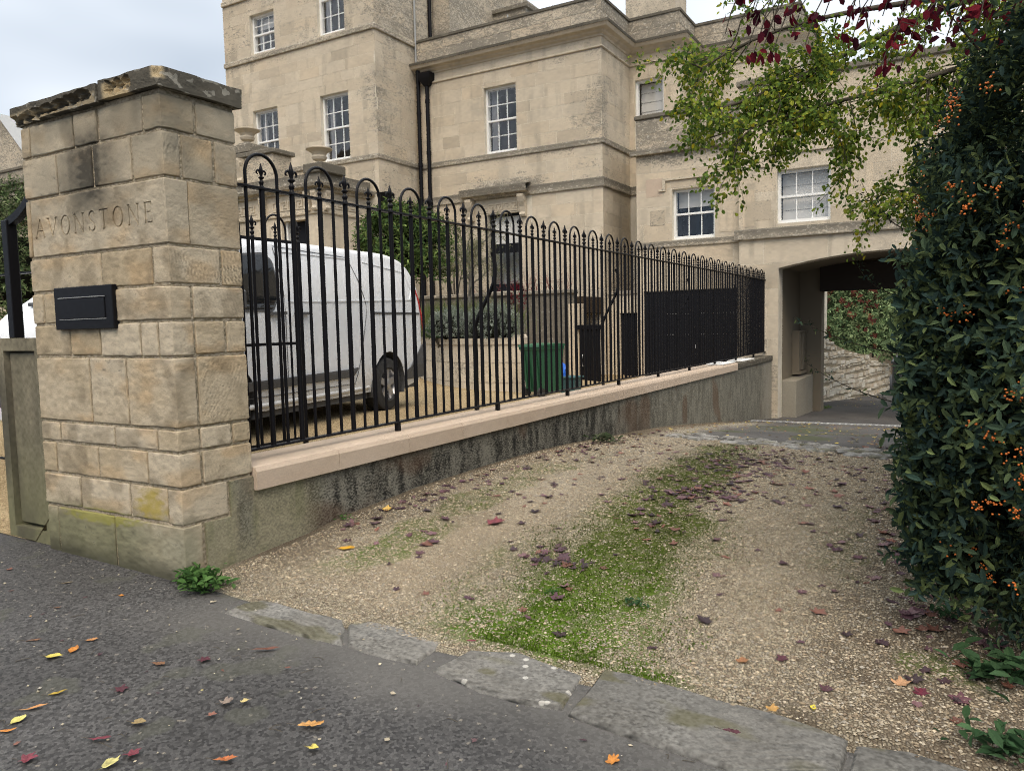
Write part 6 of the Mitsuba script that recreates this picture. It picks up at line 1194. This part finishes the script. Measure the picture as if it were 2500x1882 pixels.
for k, (x, y, s, a, kind, c, lab) in enumerate(FL):
    flat = "flat" in lab or "pressed" in lab or "wet" in lab
    if y > 2.62 and y < 2.75 or "kerb stone" in lab and y < 2.75: lift = .055 if "longest" in lab and y > 2.4 else (.03 if "short" in lab else 0)
    else: lift = 0
    V, F = fallen(x, y, s * .88, a + .15, kind, .05 if flat else .30, 0 if flat else .10, k); V[:, 2] += lift; t_ = thing("fallen_leaf", lab, "leaf", "single leaves fallen on the tarmac, kerb and gravel")
    rr = np.random.default_rng(k); col = .82 * np.array(c) * (1 + .22 * rr.normal(size=(len(V), 1))).clip(.5, 1.5); lput(t_ + "__blade", [(V, F, col)], "dead_leaf")
    a = a + .15; st = np.array([x, y, float(gz(x, y)) + lift + .006]); d = np.array([math.cos(a), math.sin(a), 0]); put(t_ + "__stalk", MB().tube([st - d * s * .45, st - d * s * .72 + (0, 0, .004)], .0012, 4), "bark")
# litter
PL = [(.060, .026, .036), (.045, .021, .028), (.085, .038, .047), (.036, .019, .023), (.12, .065, .070), (.15, .065, .045)]
def litter(pts, cols, smin, smax, kinds=("maple",)):
    out = []
    for k, (x, y) in enumerate(pts): V, F = fallen(x, y, r.uniform(smin, smax), r.uniform(0, 6.28), kinds[k % len(kinds)], r.uniform(.05, .5), r.uniform(-.2, .2), k); out.append((V, F, np.repeat(pick(r, 1, cols, .2), len(V), 0)))
    return out
G = lambda n, cx, cy, sx, sy: np.stack([cx + sx * r.normal(size=n), cy + sy * r.normal(size=n)], 1)
inside = lambda a: a[(a[:, 0] > -3.5) & (a[:, 0] < 0.3) & (a[:, 1] > 2.85)]
pts = inside(np.vstack([G(300, -1.55, 6.75, .30, .60), G(130, -1.55, 5.35, .20, .28), G(34, -1.85, 3.70, .14, .09), G(14, -1.60, 4.4, .15, .15), G(100, -.55, 6.2, .25, 1.3), G(60, -.15, 4.6, .15, .7), G(70, .0, 3.7, .14, .35), np.stack([r.uniform(-3.4, -.2, 100), 2.9 + 5.5 * r.random(100)], 1), np.stack([-3.40 + .16 * np.abs(r.normal(size=130)), r.uniform(3.6, 9.5, 130)], 1), np.stack([-2.7 + .3 * r.normal(size=70), r.uniform(3.4, 8, 70)], 1)]))
lput("leaf_litter", litter(pts, PL, .035, .075, ("maple", "oak", "maple")), "dead_leaf", label="dark purple leaves strewn over the gravel drive", category="leaves", kind="stuff")
pts = np.vstack([np.stack([r.uniform(-3.4, -.6, 330), r.uniform(8.6, 15, 330)], 1), np.stack([r.uniform(-3.4, -2.2, 60), r.uniform(13.5, 17.2, 60)], 1), np.stack([r.uniform(-2.8, -1, 160), 22.3 + 5 * r.random(160)], 1)])
lput("yellow_litter", litter(pts, [(.42, .30, .06), (.50, .38, .09), (.30, .16, .06), (.14, .06, .04)], .035, .07, ("ovate", "oak")), "dead_leaf", label="small yellow leaves on the tarmac before the arch", category="leaves", kind="stuff")
pts = np.stack([r.uniform(-4.8, .2, 46), r.uniform(1.2, 2.3, 46)], 1); lput("leaf_scraps", litter(pts, PL + [(.26, .16, .07), (.20, .12, .05), (.40, .33, .14)], .012, .034, ("long", "oak", "maple")), "dead_leaf", label="small brown scraps of leaf on the tarmac", category="leaves", kind="stuff")
b = MB()
for k in range(34): p = np.array([r.uniform(-4, -.2), r.uniform(1.25, 2.3), 0]); p[2] = float(pave_z(p[0])) + .003; d = np.array([math.cos(k * 2.1), math.sin(k * 2.1), 0]) * r.uniform(.02, .07); b.tube([p, p + d * .5 + r.normal(size=3) * .006 * [1, 1, 0] + (0, 0, .003), p + d], .0013, 5)
put("twig_scraps", b, "bark", label="tiny dark twigs on the tarmac", category="twigs", kind="stuff")
# weeds
def weed(x, y, s, nl, cols, lab, seed, tall=.35):
    t = thing("weed", lab, "weed", "weeds at the edges of the drive"); rr = np.random.default_rng(seed); a = rr.uniform(0, 6.28, nl); el = rr.uniform(.05, tall + .25, nl); A = np.stack([np.cos(a), np.sin(a), el * 1.6], 1); O = np.array([x, y, 0]) + np.stack([rr.normal(size=nl) * s * .35, rr.normal(size=nl) * s * .22, rr.uniform(0, tall * s * .8, nl)], 1); O[:, 2] += gz(O[:, 0], O[:, 1]) + .004
    sz = rr.uniform(.5, 1.15, nl) * s * .34; lput(t + "__leaves", [leaves(O, A, unit(rr.normal(size=(nl, 3)) * .3 + [0, 0, 1]), sz, sz * .48, pick(rr, nl, cols), .2, .25)], "leaf", kind="stuff", label="leaves of the weed")
WG = [(.075, .155, .045), (.055, .12, .038), (.10, .185, .06)]; WD = [(.05, .10, .045), (.065, .125, .06), (.04, .085, .04)]
weed(-3.43, 2.58, .19, 230, WG, "bright green weed at the corner of the pillar", 1, .5)
weed(.16, 4.0, .22, 90, WD, "leafy weed under the hedge, farthest from the kerb", 2); weed(.20, 3.30, .26, 110, WD, "largest broad leaved weed at the right edge", 3); weed(.16, 2.80, .20, 90, WD, "grey green weed at the bottom right corner", 4); weed(-.02, 3.75, .12, 50, WD, "small weed at the foot of the hedge", 5)
weed(-3.30, 7.6, .26, 70, [(.10, .12, .07), (.07, .10, .05)], "weed at the foot of the wall, halfway to the arch", 6); weed(-1.72, 3.30, .07, 40, WG, "tiny weed in the bright moss", 7); weed(-1.30, 3.35, .08, 40, WD, "small dark weed right of the bright moss", 8); weed(-.25, 6.6, .2, 60, WG, "green weed sticking out of the hedge foot", 9)
weed(-2.95, 21.4, .22, 50, [(.12, .2, .04)], "yellow green weed beyond the arch", 10); weed(-3.50, 3.75, .08, 40, WG, "weed in the crack between wall and gravel", 11)
